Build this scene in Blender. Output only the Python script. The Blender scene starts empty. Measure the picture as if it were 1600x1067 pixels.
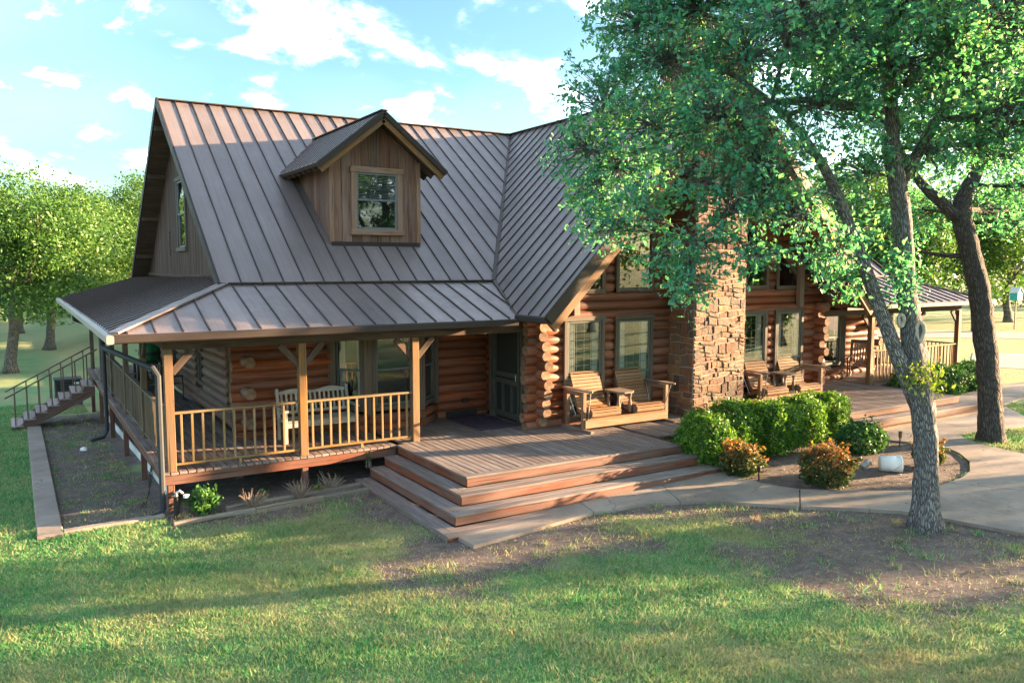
import bpy, math, random
import numpy as np
from mathutils import Vector, Matrix

# ------------------------------------------------------------------ camera, sky, sun, exposure
scene = bpy.context.scene
COL = scene.collection
R = math.radians
cam_d = bpy.data.cameras.new('camera')
cam_d.sensor_width = 36.0
cam_d.lens = 28.26
cam_d.clip_start = 0.1
cam_d.clip_end = 3000
cam = bpy.data.objects.new('camera', cam_d)
COL.objects.link(cam)
cam.location = (-2.06, -14.53, 4.22)
cam.rotation_euler = (R(90 - 5.32), 0, R(58.33 - 90))
scene.camera = cam

SUN_EL, SUN_AZ = R(8.6), R(-18.0)          # azimuth measured from +X towards +Y
sun_dir = Vector((math.cos(SUN_AZ) * math.cos(SUN_EL), math.sin(SUN_AZ) * math.cos(SUN_EL), math.sin(SUN_EL)))
sd = bpy.data.lights.new('sun', 'SUN')
sd.energy = 2.3
sd.angle = R(0.6)
sd.color = (1.0, 0.66, 0.37)
sun = bpy.data.objects.new('sun', sd)
COL.objects.link(sun)
sun.rotation_euler = (-sun_dir).to_track_quat('-Z', 'Y').to_euler()
sun.location = sun_dir * 60

world = bpy.data.worlds.new('World')
scene.world = world
world.use_nodes = True
wt = world.node_tree
wt.nodes.clear()
def wn(t, **k):
    n = wt.nodes.new(t)
    for a, b in k.items():
        setattr(n, a, b)
    return n
sky = wn('ShaderNodeTexSky', sky_type='NISHITA', sun_disc=False)
sky.sun_elevation = SUN_EL
sky.sun_rotation = R(90) - SUN_AZ
sky.air_density = 1.0
sky.dust_density = 1.1
sky.ozone_density = 2.2
tc = wn('ShaderNodeTexCoord')
sep = wn('ShaderNodeSeparateXYZ')
wt.links.new(tc.outputs['Generated'], sep.inputs[0])
def wmath(op, a, b=None, c=None):
    n = wn('ShaderNodeMath', operation=op)
    for i, v in enumerate((a, b, c)):
        if v is None:
            continue
        if isinstance(v, (int, float)):
            n.inputs[i].default_value = v
        else:
            wt.links.new(v, n.inputs[i])
    return n.outputs[0]
zz = wmath('ADD', wmath('MAXIMUM', sep.outputs[2], 0.0), 0.34)
comb = wn('ShaderNodeCombineXYZ')
wt.links.new(wmath('DIVIDE', sep.outputs[0], zz), comb.inputs[0])
wt.links.new(wmath('DIVIDE', sep.outputs[1], zz), comb.inputs[1])
cmap = wn('ShaderNodeMapping')
cmap.inputs['Location'].default_value = (7.2, 1.3, 0.0)
cmap.inputs['Scale'].default_value = (1.0, 1.0, 1.0)
wt.links.new(comb.outputs[0], cmap.inputs[0])
cn = wn('ShaderNodeTexNoise')
cn.inputs['Scale'].default_value = 4.5
cn.inputs['Detail'].default_value = 7
cn.inputs['Roughness'].default_value = 0.58
cn.inputs['Distortion'].default_value = 0.25
wt.links.new(cmap.outputs[0], cn.inputs['Vector'])
cr = wn('ShaderNodeMapRange', interpolation_type='SMOOTHSTEP')
cr.inputs[1].default_value = 0.46
cr.inputs[2].default_value = 0.86
wt.links.new(cn.outputs[0], cr.inputs[0])
# thin veil everywhere
vn = wn('ShaderNodeTexNoise')
vn.inputs['Scale'].default_value = 0.6
vn.inputs['Detail'].default_value = 4
wt.links.new(cmap.outputs[0], vn.inputs['Vector'])
vr = wn('ShaderNodeMapRange')
vr.inputs[1].default_value = 0.45
vr.inputs[2].default_value = 0.8
vr.inputs[4].default_value = 0.012
wt.links.new(vn.outputs[0], vr.inputs[0])
cov = wmath('MAXIMUM', wmath('POWER', cr.outputs[0], 2.4), vr.outputs[0])
cov = wmath('MULTIPLY', cov, 0.9)
mixc = wn('ShaderNodeMix', data_type='RGBA')
skyg = wn('ShaderNodeMix', data_type='RGBA', blend_type='MULTIPLY')
skyg.inputs[0].default_value = 1.0
skyg.inputs[7].default_value = (0.162, 0.19, 0.178, 1)
wt.links.new(sky.outputs[0], skyg.inputs[6])
wt.links.new(cov, mixc.inputs[0])
wt.links.new(skyg.outputs[2], mixc.inputs[6])
mixc.inputs[7].default_value = (27.0, 29.0, 32.0, 1)
bg = wn('ShaderNodeBackground')
bg.inputs[1].default_value = 0.112
wt.links.new(mixc.outputs[2], bg.inputs[0])
wo = wn('ShaderNodeOutputWorld')
wt.links.new(bg.outputs[0], wo.inputs[0])

scene.render.engine = 'CYCLES'
vs = scene.view_settings
vs.view_transform = 'Standard'
vs.look = 'None'
vs.exposure = 4.55
vs.gamma = 1.0
vs.use_curve_mapping = False
scene.cycles.max_bounces = 6
scene.cycles.diffuse_bounces = 3
scene.cycles.glossy_bounces = 3
scene.cycles.transmission_bounces = 4
scene.cycles.transparent_max_bounces = 8

rnd = random.Random(7)
XM = 12.05                                  # symmetry axis of the house

# ------------------------------------------------------------------ terrain height
def gz(x, y):
    x = np.asarray(x, float)
    y = np.asarray(y, float)
    z = 0.022 * np.clip(x, 0, 16) - 0.045 * np.clip(y, 0, 20) * np.clip(1 - x / 5.0, 0, 1)
    return z
def g1(x, y):
    return float(gz(x, y))

# ------------------------------------------------------------------ mesh helpers
class G:
    """collects faces with uv (u along the grain, v across)"""
    def __init__(self):
        self.v = []; self.f = []; self.uv = []
    def face(self, pts, uvs=None):
        b = len(self.v)
        self.v += [tuple(p) for p in pts]
        self.f.append(tuple(range(b, b + len(pts))))
        self.uv += uvs if uvs else [(p[0] + p[1], p[2]) for p in pts]
    def ring(self, rings, closed=True, caps=True, us=None, vscale=1.0):
        b = len(self.v); n = len(rings[0]); m = len(rings)
        for r in rings:
            self.v += [tuple(p) for p in r]
        per = [0.0]
        for i in range(n):
            per.append(per[-1] + (Vector(rings[0][(i + 1) % n]) - Vector(rings[0][i])).length)
        if us is None:
            us = [0.0]
            for j in range(1, m):
                us.append(us[-1] + (Vector(rings[j][0]) - Vector(rings[j - 1][0])).length)
        for j in range(m - 1):
            for i in range(n):
                k = (i + 1) % n
                self.f.append((b + j * n + i, b + j * n + k, b + (j + 1) * n + k, b + (j + 1) * n + i))
                self.uv += [(us[j], per[i]), (us[j], per[i + 1]), (us[j + 1], per[i + 1]), (us[j + 1], per[i])]
        if caps:
            for rg, idx in ((rings[0], tuple(b + i for i in range(n))[::-1]), (rings[-1], tuple(b + (m - 1) * n + i for i in range(n)))):
                ps = [Vector(p) for p in rg]
                c_ = sum(ps, Vector()) / n
                e1 = (ps[0] - c_)
                e1 = e1.normalized() if e1.length > 1e-6 else Vector((1, 0, 0))
                e2 = (ps[n // 4] - c_) - e1 * (ps[n // 4] - c_).dot(e1)
                e2 = e2.normalized() if e2.length > 1e-6 else Vector((0, 0, 1))
                q_ = [((p - c_).dot(e1), (p - c_).dot(e2)) for p in ps]
                self.f.append(idx)
                self.uv += q_[::-1] if rg is rings[0] else q_
    def bar(self, p0, p1, w, h, up=(0, 0, 1), c=0.006):
        p0 = Vector(p0); p1 = Vector(p1)
        d = (p1 - p0).normalized(); up = Vector(up)
        s = d.cross(up)
        if s.length < 1e-4:
            s = d.cross(Vector((1, 0, 0)))
        s.normalize(); t = s.cross(d).normalized()
        a, b = w / 2, h / 2
        c = min(c, a * 0.6, b * 0.6)
        prof = [(-a + c, -b), (a - c, -b), (a, -b + c), (a, b - c), (a - c, b), (-a + c, b), (-a, b - c), (-a, -b + c)]
        self.ring([[p + s * x + t * y for x, y in prof] for p in (p0, p1)])
        return self
    def box(self, x0, y0, z0, x1, y1, z1, c=0.006):
        dx, dy, dz = x1 - x0, y1 - y0, z1 - z0
        if dx >= dy and dx >= dz:
            self.bar((x0, (y0 + y1) / 2, (z0 + z1) / 2), (x1, (y0 + y1) / 2, (z0 + z1) / 2), dy, dz, c=c)
        elif dy >= dz:
            self.bar(((x0 + x1) / 2, y0, (z0 + z1) / 2), ((x0 + x1) / 2, y1, (z0 + z1) / 2), dx, dz, c=c)
        else:
            self.bar(((x0 + x1) / 2, (y0 + y1) / 2, z0), ((x0 + x1) / 2, (y0 + y1) / 2, z1), dx, dy, up=(0, 1, 0), c=c)
        return self
    def tube(self, pts, rad, n=8, jit=0.0, rng=None, caps=True, mod=None):
        pts = [Vector(p) for p in pts]
        if not isinstance(rad, (list, tuple)):
            rad = [rad] * len(pts)
        rings = []
        ref = None
        for i, p in enumerate(pts):
            d = (pts[min(i + 1, len(pts) - 1)] - pts[max(i - 1, 0)]).normalized()
            if ref is None:
                ref = Vector((0, 0, 1)) if abs(d.z) < 0.9 else Vector((1, 0, 0))
            s = d.cross(ref)
            if s.length < 1e-3:
                s = d.cross(Vector((0.3, 1, 0.2)))
            s.normalize()
            t = s.cross(d).normalized()
            ref = t
            r = []
            for k in range(n):
                a = 2 * math.pi * k / n
                q = rad[i] * (1 + (rng.uniform(-jit, jit) if rng and jit else 0))
                if mod:
                    q *= mod(i, a)
                r.append(p + s * math.cos(a) * q + t * math.sin(a) * q)
            rings.append(r)
        self.ring(rings, caps=caps)
        return self
    def prism(self, poly, off, c=None):
        """extrude a planar polygon (list of 3D points) by vector off"""
        off = Vector(off)
        a = [Vector(p) for p in poly]
        n = len(a)
        b = [p + off for p in a]
        def uvf(ps):
            o = a[0]; e = (a[1] - a[0])
            e = e.normalized() if e.length > 1e-6 else Vector((1, 0, 0))
            nn = off.normalized(); f = nn.cross(e)
            return [((p - o).dot(e) + o.x + o.y, (p - o).dot(f)) for p in ps]
        self.face(b, uvf(b))
        self.face(a[::-1], uvf(a[::-1]))
        for i in range(n):
            k = (i + 1) % n
            L = (a[k] - a[i]).length
            self.face([a[i], a[k], b[k], b[i]], [(0, 0), (L, 0), (L, 0.05), (0, 0.05)])
        return self
    def lathe(self, prof, c=(0, 0, 0), n=16):
        rings = []
        for r, z in prof:
            rings.append([(c[0] + r * math.cos(2 * math.pi * k / n), c[1] + r * math.sin(2 * math.pi * k / n), c[2] + z) for k in range(n)])
        self.ring(rings)
        return self
    def mesh(self, name, mat, smooth=False):
        me = bpy.data.meshes.new(name)
        me.from_pydata(self.v, [], self.f)
        uvl = me.uv_layers.new(name='UVMap')
        flat = np.array(self.uv, dtype=np.float32).ravel()
        uvl.data.foreach_set('uv', flat)
        if mat:
            me.materials.append(mat)
        if smooth:
            if smooth is True:
                me.polygons.foreach_set('use_smooth', [len(p) == 4 for p in self.f])
        me.update()
        return me
    def obj(self, name, mat, parent=None, smooth=False, loc=None, rot=None):
        return place(name, self.mesh(name, mat, smooth), parent, loc, rot)

def place(name, me, parent=None, loc=None, rot=None, scale=None):
    o = bpy.data.objects.new(name, me)
    COL.objects.link(o)
    if parent is not None:
        o.parent = parent
    if loc is not None:
        o.location = loc
    if rot is not None:
        o.rotation_euler = rot
    if scale is not None:
        o.scale = scale
    return o
def tag(o, label, cat, group=None):
    o['label'] = label
    o['category'] = cat
    if group:
        o['group'] = group
    return o
def thing(name, label, cat, loc=(0, 0, 0), rz=0.0, group=None):
    o = bpy.data.objects.new(name, None)
    o.empty_display_size = 0.2
    COL.objects.link(o)
    o.location = loc
    o.rotation_euler = (0, 0, rz)
    return tag(o, label, cat, group)
def struct(o):
    o['kind'] = 'structure'
    return o
def copy_tree(o, parent=None):
    c = o.copy()
    COL.objects.link(c)
    c.parent = parent
    for ch in list(o.children):
        copy_tree(ch, c)
    return c
def np_mesh(name, verts, faces, mat, attrs=None, smooth=False):
    """verts (N,3) array, faces (M,k) array"""
    me = bpy.data.meshes.new(name)
    nv = len(verts); nf, k = faces.shape
    me.vertices.add(nv)
    me.vertices.foreach_set('co', np.ascontiguousarray(verts, dtype=np.float32).ravel())
    me.loops.add(nf * k)
    me.loops.foreach_set('vertex_index', np.ascontiguousarray(faces, dtype=np.int32).ravel())
    me.polygons.add(nf)
    me.polygons.foreach_set('loop_start', np.arange(0, nf * k, k, dtype=np.int32))
    if smooth:
        me.polygons.foreach_set('use_smooth', np.ones(nf, dtype=bool))
    if attrs:
        for an, av in attrs.items():
            a = me.attributes.new(an, 'FLOAT', 'POINT')
            a.data.foreach_set('value', np.ascontiguousarray(av, dtype=np.float32))
    me.materials.append(mat)
    me.update()
    me.validate()
    return me
# ------------------------------------------------------------------ materials
class Mat:
    def __init__(self, name):
        self.m = bpy.data.materials.new(name)
        self.m.use_nodes = True
        self.t = self.m.node_tree
        self.t.nodes.clear()
        self.out = self.t.nodes.new('ShaderNodeOutputMaterial')
    def n(self, typ, props=None, **ins):
        nd = self.t.nodes.new(typ)
        if props:
            for a, b in props.items():
                setattr(nd, a, b)
        for k, v in ins.items():
            key = int(k[1:]) if k[0] == '_' and k[1:].isdigit() else k.replace('_', ' ')
            self.set(nd.inputs[key], v)
        return nd
    def set(self, sock, v):
        if isinstance(v, bpy.types.NodeSocket):
            self.t.links.new(v, sock)
        elif isinstance(v, bpy.types.Node):
            self.t.links.new(v.outputs[0], sock)
        else:
            sock.default_value = v
    def math(self, op, a, b=0.0, c=0.0):
        return self.n('ShaderNodeMath', {'operation': op}, _0=a, _1=b, _2=c).outputs[0]
    def mix(self, fac, a, b, mode='MIX'):
        nd = self.n('ShaderNodeMix', {'data_type': 'RGBA', 'blend_type': mode})
        self.set(nd.inputs[0], fac); self.set(nd.inputs[6], a); self.set(nd.inputs[7], b)
        return nd.outputs[2]
    def ramp(self, fac, stops):
        nd = self.n('ShaderNodeValToRGB')
        cr = nd.color_ramp
        while len(cr.elements) < len(stops):
            cr.elements.new(0.5)
        for e, (p, c) in zip(cr.elements, stops):
            e.position = p
            e.color = (c[0], c[1], c[2], 1) if len(c) == 3 else c
        self.set(nd.inputs[0], fac)
        return nd.outputs[0]
    def noise(self, vec, scale, detail=4, rough=0.55, dist=0.0):
        return self.n('ShaderNodeTexNoise', None, Vector=vec, Scale=scale, Detail=detail, Roughness=rough, Distortion=dist).outputs[0]
    def mapping(self, vec, scale=(1, 1, 1), loc=(0, 0, 0)):
        return self.n('ShaderNodeMapping', None, Vector=vec, Scale=scale, Location=loc).outputs[0]
    def rng(self, v, a, b, c, d):
        return self.n('ShaderNodeMapRange', None, _0=v, _1=a, _2=b, _3=c, _4=d).outputs[0]
    def bump(self, h, strength=0.3, dist=0.01):
        return self.n('ShaderNodeBump', None, Height=h, Strength=strength, Distance=dist).outputs[0]
    def pbr(self, col, rough=0.6, normal=None, **k):
        p = self.n('ShaderNodeBsdfPrincipled')
        self.set(p.inputs['Base Color'], col)
        self.set(p.inputs['Roughness'], rough)
        if normal is not None:
            self.set(p.inputs['Normal'], normal)
        for a, b in k.items():
            self.set(p.inputs[a.replace('_', ' ')], b)
        self.t.links.new(p.outputs[0], self.out.inputs[0])
        return p
def C4(c):
    return (c[0], c[1], c[2], 1.0)

def wood(name, dark, light, grey=None, greyamt=0.0, rough=0.65, bump=0.35, vary=0.25, along=1.6, across=26.0, sat=0.0, gscale=1.3):
    m = Mat(name)
    uv = m.n('ShaderNodeUVMap').outputs[0]
    oi = m.n('ShaderNodeObjectInfo')
    r = oi.outputs['Random']
    off = m.n('ShaderNodeCombineXYZ', None, X=m.math('MULTIPLY', r, 37.0), Y=m.math('MULTIPLY', r, 91.0), Z=m.math('MULTIPLY', r, 53.0)).outputs[0]
    v = m.mapping(m.n('ShaderNodeVectorMath', {'operation': 'ADD'}, _0=uv, _1=off).outputs[0], (along, across, 1))
    gn = m.noise(v, 1.0, 6, 0.62, 0.6)
    col = m.ramp(gn, [(0.28, dark), (0.5, tuple((a + b) / 2 for a, b in zip(dark, light))), (0.72, light)])
    # knots and blotches
    v2 = m.mapping(m.n('ShaderNodeVectorMath', {'operation': 'ADD'}, _0=uv, _1=off).outputs[0], (1.1, 4.5, 1))
    bn = m.noise(v2, gscale, 4, 0.6)
    if grey:
        col = m.mix(m.math('MULTIPLY', m.rng(bn, 0.38, 0.62, 0.0, 1.0), greyamt), col, C4(grey))
    kn = m.n('ShaderNodeTexVoronoi', {'feature': 'F1'}, Vector=v2, Scale=2.1).outputs[0]
    col = m.mix(m.rng(kn, 0.03, 0.09, 0.55, 0.0), col, C4(tuple(c * 0.4 for c in dark)))
    # drying checks along the grain
    ck = m.noise(m.mapping(m.n('ShaderNodeVectorMath', {'operation': 'ADD'}, _0=uv, _1=off).outputs[0], (0.55, across * 1.1, 1)), 1.0, 2, 0.5)
    col = m.mix(m.rng(ck, 0.63, 0.69, 0.0, 0.75), col, C4(tuple(c * 0.3 for c in dark)))
    hs = m.n('ShaderNodeHueSaturation', None, Color=col, Value=m.rng(r, 0, 1, 1 - vary, 1 + vary * 0.8), Saturation=m.rng(m.math('FRACT', m.math('MULTIPLY', r, 7.3)), 0, 1, 1.0 + sat - 0.12, 1.0 + sat + 0.12)).outputs[0]
    m.pbr(hs, m.rng(gn, 0.3, 0.7, rough - 0.08, rough + 0.12), m.bump(m.math('ADD', gn, m.math('MULTIPLY', bn, 0.6)), bump, 0.008), Specular_IOR_Level=0.18)
    return m.m

MAT = {}
MAT['log'] = wood('log_stain', (0.08, 0.022, 0.011), (0.29, 0.088, 0.036), (0.15, 0.082, 0.058), 0.7, 0.55, 0.9, 0.34, 0.9, 22, gscale=1.7)
MAT['log_side'] = wood('log_side_shaded', (0.085, 0.045, 0.033), (0.20, 0.12, 0.09), (0.17, 0.125, 0.105), 0.6, 0.6, 0.5, 0.2, 1.2, 16)  # greyer side-wall logs, colour darkened because that wall lies in shade
def end_grain():
    m = Mat('log_end_grain')
    uv = m.n('ShaderNodeUVMap').outputs[0]
    oi = m.n('ShaderNodeObjectInfo'); r = oi.outputs['Random']
    ln = m.n('ShaderNodeVectorMath', {'operation': 'LENGTH'}, _0=uv).outputs['Value']
    n = m.noise(uv, 30, 4, 0.6); nb = m.noise(uv, 7, 3, 0.6)
    w = m.math('SINE', m.math('MULTIPLY', m.math('ADD', ln, m.math('MULTIPLY', n, 0.006)), 2 * math.pi / 0.016))
    sp = m.n('ShaderNodeSeparateXYZ', None, Vector=uv)
    an = m.math('ARCTAN2', sp.outputs[1], sp.outputs[0])
    ck = m.noise(m.n('ShaderNodeCombineXYZ', None, X=m.math('MULTIPLY', an, 1.6), Y=m.math('MULTIPLY', r, 40.0)).outputs[0], 2.2, 3, 0.6)
    col = m.ramp(m.math('ADD', m.math('MULTIPLY', w, 0.14), nb), [(0.25, (0.085, 0.05, 0.032)), (0.55, (0.19, 0.12, 0.08)), (0.8, (0.28, 0.19, 0.13))])
    col = m.mix(m.rng(ck, 0.60, 0.66, 0, 0.85), col, (0.02, 0.014, 0.01, 1))
    hs = m.n('ShaderNodeHueSaturation', None, Color=col, Value=m.rng(r, 0, 1, 0.6, 1.25)).outputs[0]
    m.pbr(hs, 0.85, m.bump(m.math('SUBTRACT', w, m.math('MULTIPLY', ck, 3.0)), 0.4, 0.004), Specular_IOR_Level=0.15)
    return m.m
MAT['log_end'] = end_grain()
MAT['deck'] = wood('deck_board', (0.085, 0.056, 0.046), (0.225, 0.155, 0.13), (0.23, 0.20, 0.19), 0.8, 0.75, 0.6, 0.28, 1.6, 30)
MAT['deck_grey'] = wood('deck_board_weathered', (0.11, 0.093, 0.088), (0.27, 0.238, 0.228), (0.15, 0.11, 0.095), 0.6, 0.75, 0.6, 0.24, 1.6, 30)
MAT['riser'] = wood('red_brown_board', (0.085, 0.030, 0.020), (0.20, 0.078, 0.049), (0.145, 0.10, 0.083), 0.65, 0.6, 0.35, 0.15, 1.4, 26)
MAT['post'] = wood('post_timber', (0.09, 0.043, 0.017), (0.235, 0.125, 0.047), (0.13, 0.095, 0.065), 0.7, 0.65, 0.3, 0.12, 1.3, 24)
MAT['rail'] = wood('rail_lumber', (0.13, 0.072, 0.026), (0.295, 0.175, 0.066), (0.18, 0.155, 0.095), 0.6, 0.65, 0.3, 0.16, 1.6, 30)
MAT['rail_dark'] = wood('rail_lumber_dull', (0.06, 0.042, 0.028), (0.16, 0.115, 0.075), (0.15, 0.13, 0.105), 0.5, 0.7, 0.3, 0.2, 1.6, 30)
MAT['siding'] = wood('siding_board', (0.075, 0.037, 0.027), (0.225, 0.120, 0.086), (0.185, 0.132, 0.112), 0.45, 0.72, 0.4, 0.3, 1.4, 22)
MAT['siding_shaded'] = wood('gable_board_shaded', (0.026, 0.014, 0.011), (0.09, 0.048, 0.036), (0.085, 0.06, 0.052), 0.4, 0.75, 0.5, 0.35, 1.4, 22)  # gable copy of the siding, darkened to carry the deep soffit's shade
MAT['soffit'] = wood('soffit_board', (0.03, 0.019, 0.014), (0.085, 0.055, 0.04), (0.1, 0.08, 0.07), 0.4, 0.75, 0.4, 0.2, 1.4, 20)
MAT['beam'] = wood('beam_timber', (0.10, 0.045, 0.018), (0.24, 0.12, 0.048), (0.15, 0.11, 0.08), 0.5, 0.65, 0.4, 0.15, 1.2, 18)
MAT['cedar'] = wood('cedar_slat', (0.12, 0.056, 0.025), (0.28, 0.148, 0.07), (0.20, 0.145, 0.10), 0.4, 0.6, 0.3, 0.16, 2.0, 40)
MAT['cedar_grey'] = wood('cedar_weathered', (0.10, 0.068, 0.05), (0.24, 0.17, 0.125), (0.19, 0.16, 0.14), 0.6, 0.7, 0.3, 0.15, 2.0, 40)
MAT['bench'] = wood('bench_wood_pale', (0.20, 0.18, 0.15), (0.43, 0.39, 0.33), (0.33, 0.33, 0.31), 0.6, 0.7, 0.3, 0.15, 2.0, 36)
MAT['rocker'] = wood('rocker_wood_dark', (0.05, 0.035, 0.025), (0.14, 0.09, 0.06), None, 0, 0.5, 0.2, 0.1, 2, 36)
MAT['casing'] = wood('window_casing', (0.045, 0.036, 0.028), (0.12, 0.092, 0.068), (0.09, 0.09, 0.08), 0.5, 0.65, 0.25, 0.15, 1.5, 26)
MAT['casing_dormer'] = wood('window_casing_brown', (0.14, 0.075, 0.05), (0.32, 0.19, 0.125), (0.26, 0.2, 0.17), 0.4, 0.65, 0.3, 0.12, 1.5, 26)
MAT['timber_edge'] = wood('landscape_timber', (0.10, 0.078, 0.058), (0.26, 0.205, 0.155), (0.2, 0.18, 0.15), 0.6, 0.85, 0.6, 0.15, 1.5, 20)
MAT['stair_grey'] = wood('stair_tread_grey', (0.21, 0.17, 0.16), (0.44, 0.38, 0.37), (0.28, 0.22, 0.2), 0.5, 0.75, 0.4, 0.15, 1.6, 28)
MAT['stair_dark'] = wood('stair_stringer', (0.07, 0.04, 0.03), (0.18, 0.11, 0.085), None, 0, 0.7, 0.3, 0.1, 1.5, 24)

def metal_roof():
    m = Mat('roof_metal')
    uv = m.n('ShaderNodeUVMap').outputs[0]
    oi = m.n('ShaderNodeObjectInfo'); r = oi.outputs['Random']
    pos = m.n('ShaderNodeNewGeometry').outputs['Position']
    n1 = m.noise(pos, 0.7, 4, 0.6)
    n2 = m.noise(m.mapping(pos, (1, 1, 0.25)), 6.0, 5, 0.65)
    col = m.ramp(n1, [(0.3, (0.175, 0.143, 0.14)), (0.7, (0.225, 0.185, 0.182))])
    col = m.mix(m.rng(n2, 0.45, 0.75, 0.0, 0.35), col, (0.23, 0.19, 0.18, 1))
    st = m.noise(m.mapping(uv, (16, 0.55, 1)), 1.0, 4, 0.6)
    col = m.mix(m.rng(st, 0.40, 0.72, 0.0, 0.42), col, (0.12, 0.095, 0.09, 1))
    hs = m.n('ShaderNodeHueSaturation', None, Color=col, Value=m.rng(r, 0, 1, 0.87, 1.1)).outputs[0]
    sp = m.n('ShaderNodeSeparateXYZ', None, Vector=uv)
    w = m.n('ShaderNodeMath', {'operation': 'SINE'}, _0=m.math('MULTIPLY', sp.outputs[0], 2 * math.pi / 0.07)).outputs[0]
    oc = m.noise(pos, 1.4, 2, 0.5)
    hgt = m.math('ADD', m.math('MULTIPLY', w, 0.22), m.math('MULTIPLY', oc, 2.5))
    m.pbr(hs, m.rng(n2, 0.3, 0.7, 0.36, 0.54), m.bump(hgt, 0.14, 0.006), Metallic=0.3)
    return m.m
MAT['roof'] = metal_roof()

def plain(name, col, rough=0.5, metallic=0.0, var=0.12, scale=6.0, bump=0.1, obj_var=0.0):
    m = Mat(name)
    pos = m.n('ShaderNodeTexCoord').outputs['Object']
    n = m.noise(pos, scale, 5, 0.6)
    c = m.mix(m.rng(n, 0.3, 0.7, 0, 1), C4(tuple(x * (1 - var) for x in col)), C4(tuple(min(1, x * (1 + var)) for x in col)))
    if obj_var:
        oi = m.n('ShaderNodeObjectInfo')
        c = m.n('ShaderNodeHueSaturation', None, Color=c, Value=m.rng(oi.outputs['Random'], 0, 1, 1 - obj_var, 1 + obj_var)).outputs[0]
    m.pbr(c, m.rng(n, 0.3, 0.7, max(0.02, rough - 0.07), min(1, rough + 0.07)), m.bump(n, bump, 0.01), Metallic=metallic, Specular_IOR_Level=0.5 if metallic > 0.15 else 0.22)
    return m.m
MAT['seam'] = plain('roof_seam_metal', (0.05, 0.037, 0.033), 0.5, 0.1, 0.1)
MAT['gutter'] = plain('gutter_metal', (0.03, 0.023, 0.021), 0.6, 0.0, 0.12, 3)
MAT['gutter_side'] = plain('gutter_metal_pale', (0.30, 0.27, 0.25), 0.45, 0.2, 0.15, 3)
MAT['spout'] = plain('downspout_metal', (0.035, 0.04, 0.046), 0.65, 0.0, 0.1, 4)
MAT['room_shade'] = plain('room_shade_black', (0.012, 0.011, 0.01), 0.9)  # near-black colour stands in for the darkness of unlit rooms
MAT['sash'] = plain('sash_vinyl', (0.075, 0.095, 0.095), 0.45, 0.0, 0.1)
MAT['sash_white'] = plain('sash_grey', (0.13, 0.15, 0.17), 0.5)
MAT['door'] = plain('door_paint', (0.05, 0.058, 0.05), 0.55, 0, 0.2)
MAT['screen'] = plain('screen_mesh', (0.022, 0.026, 0.024), 0.8)
MAT['curtain'] = plain('curtain_cloth', (0.42, 0.42, 0.40), 0.9, 0, 0.1, 3)
MAT['blind'] = plain('blind_slat', (0.26, 0.28, 0.28), 0.7)
MAT['steel'] = plain('galvanised_steel', (0.42, 0.42, 0.42), 0.4, 0.7)
MAT['black_metal'] = plain('black_metal', (0.02, 0.022, 0.024), 0.45, 0.3)
MAT['black_plastic'] = plain('black_plastic', (0.018, 0.018, 0.018), 0.5)
MAT['rail_metal'] = plain('handrail_metal', (0.13, 0.085, 0.065), 0.5, 0.3, 0.2)
MAT['green_ceramic'] = plain('green_ceramic', (0.02, 0.13, 0.055), 0.25, 0, 0.12, 20)
MAT['white_plastic'] = plain('white_plastic', (0.72, 0.72, 0.70), 0.5, 0, 0.06, 9)
MAT['white_paint'] = plain('white_paint_board', (0.55, 0.56, 0.54), 0.6, 0, 0.15, 5)
MAT['rust'] = plain('rusty_metal', (0.17, 0.075, 0.04), 0.8, 0.2, 0.3, 20)
MAT['ac'] = plain('condenser_metal', (0.035, 0.045, 0.05), 0.5, 0.2)
MAT['teal'] = plain('teal_paint', (0.04, 0.36, 0.32), 0.55)
MAT['barrel'] = plain('blue_grey_plastic', (0.07, 0.12, 0.17), 0.5)
MAT['scar'] = wood('callus_wood', (0.28, 0.24, 0.20), (0.52, 0.47, 0.40), None, 0, 0.9, 0.5, 0.1, 6, 6)
MAT['scar_dark'] = plain('weathered_heartwood', (0.09, 0.085, 0.08), 0.95, 0, 0.3, 12, 0.4)

def glass():
    m = Mat('window_glass')
    pos = m.n('ShaderNodeTexCoord').outputs['Object']
    nb = m.bump(m.noise(pos, 1.3, 1, 0.4), 0.02, 0.01)
    gl = m.n('ShaderNodeBsdfGlossy', None, Color=(0.92, 0.96, 0.95, 1), Roughness=0.02, Normal=nb)
    tr = m.n('ShaderNodeBsdfTransparent', None, Color=(0.75, 0.78, 0.77, 1))
    lw = m.n('ShaderNodeLayerWeight', None, Blend=0.35)
    mx = m.n('ShaderNodeMixShader')
    m.set(mx.inputs[0], m.rng(lw.outputs['Facing'], 0, 1, 0.05, 0.65))
    m.set(mx.inputs[1], tr.outputs[0]); m.set(mx.inputs[2], gl.outputs[0])
    m.t.links.new(mx.outputs[0], m.out.inputs[0])
    return m.m
MAT['glass'] = glass()

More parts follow.
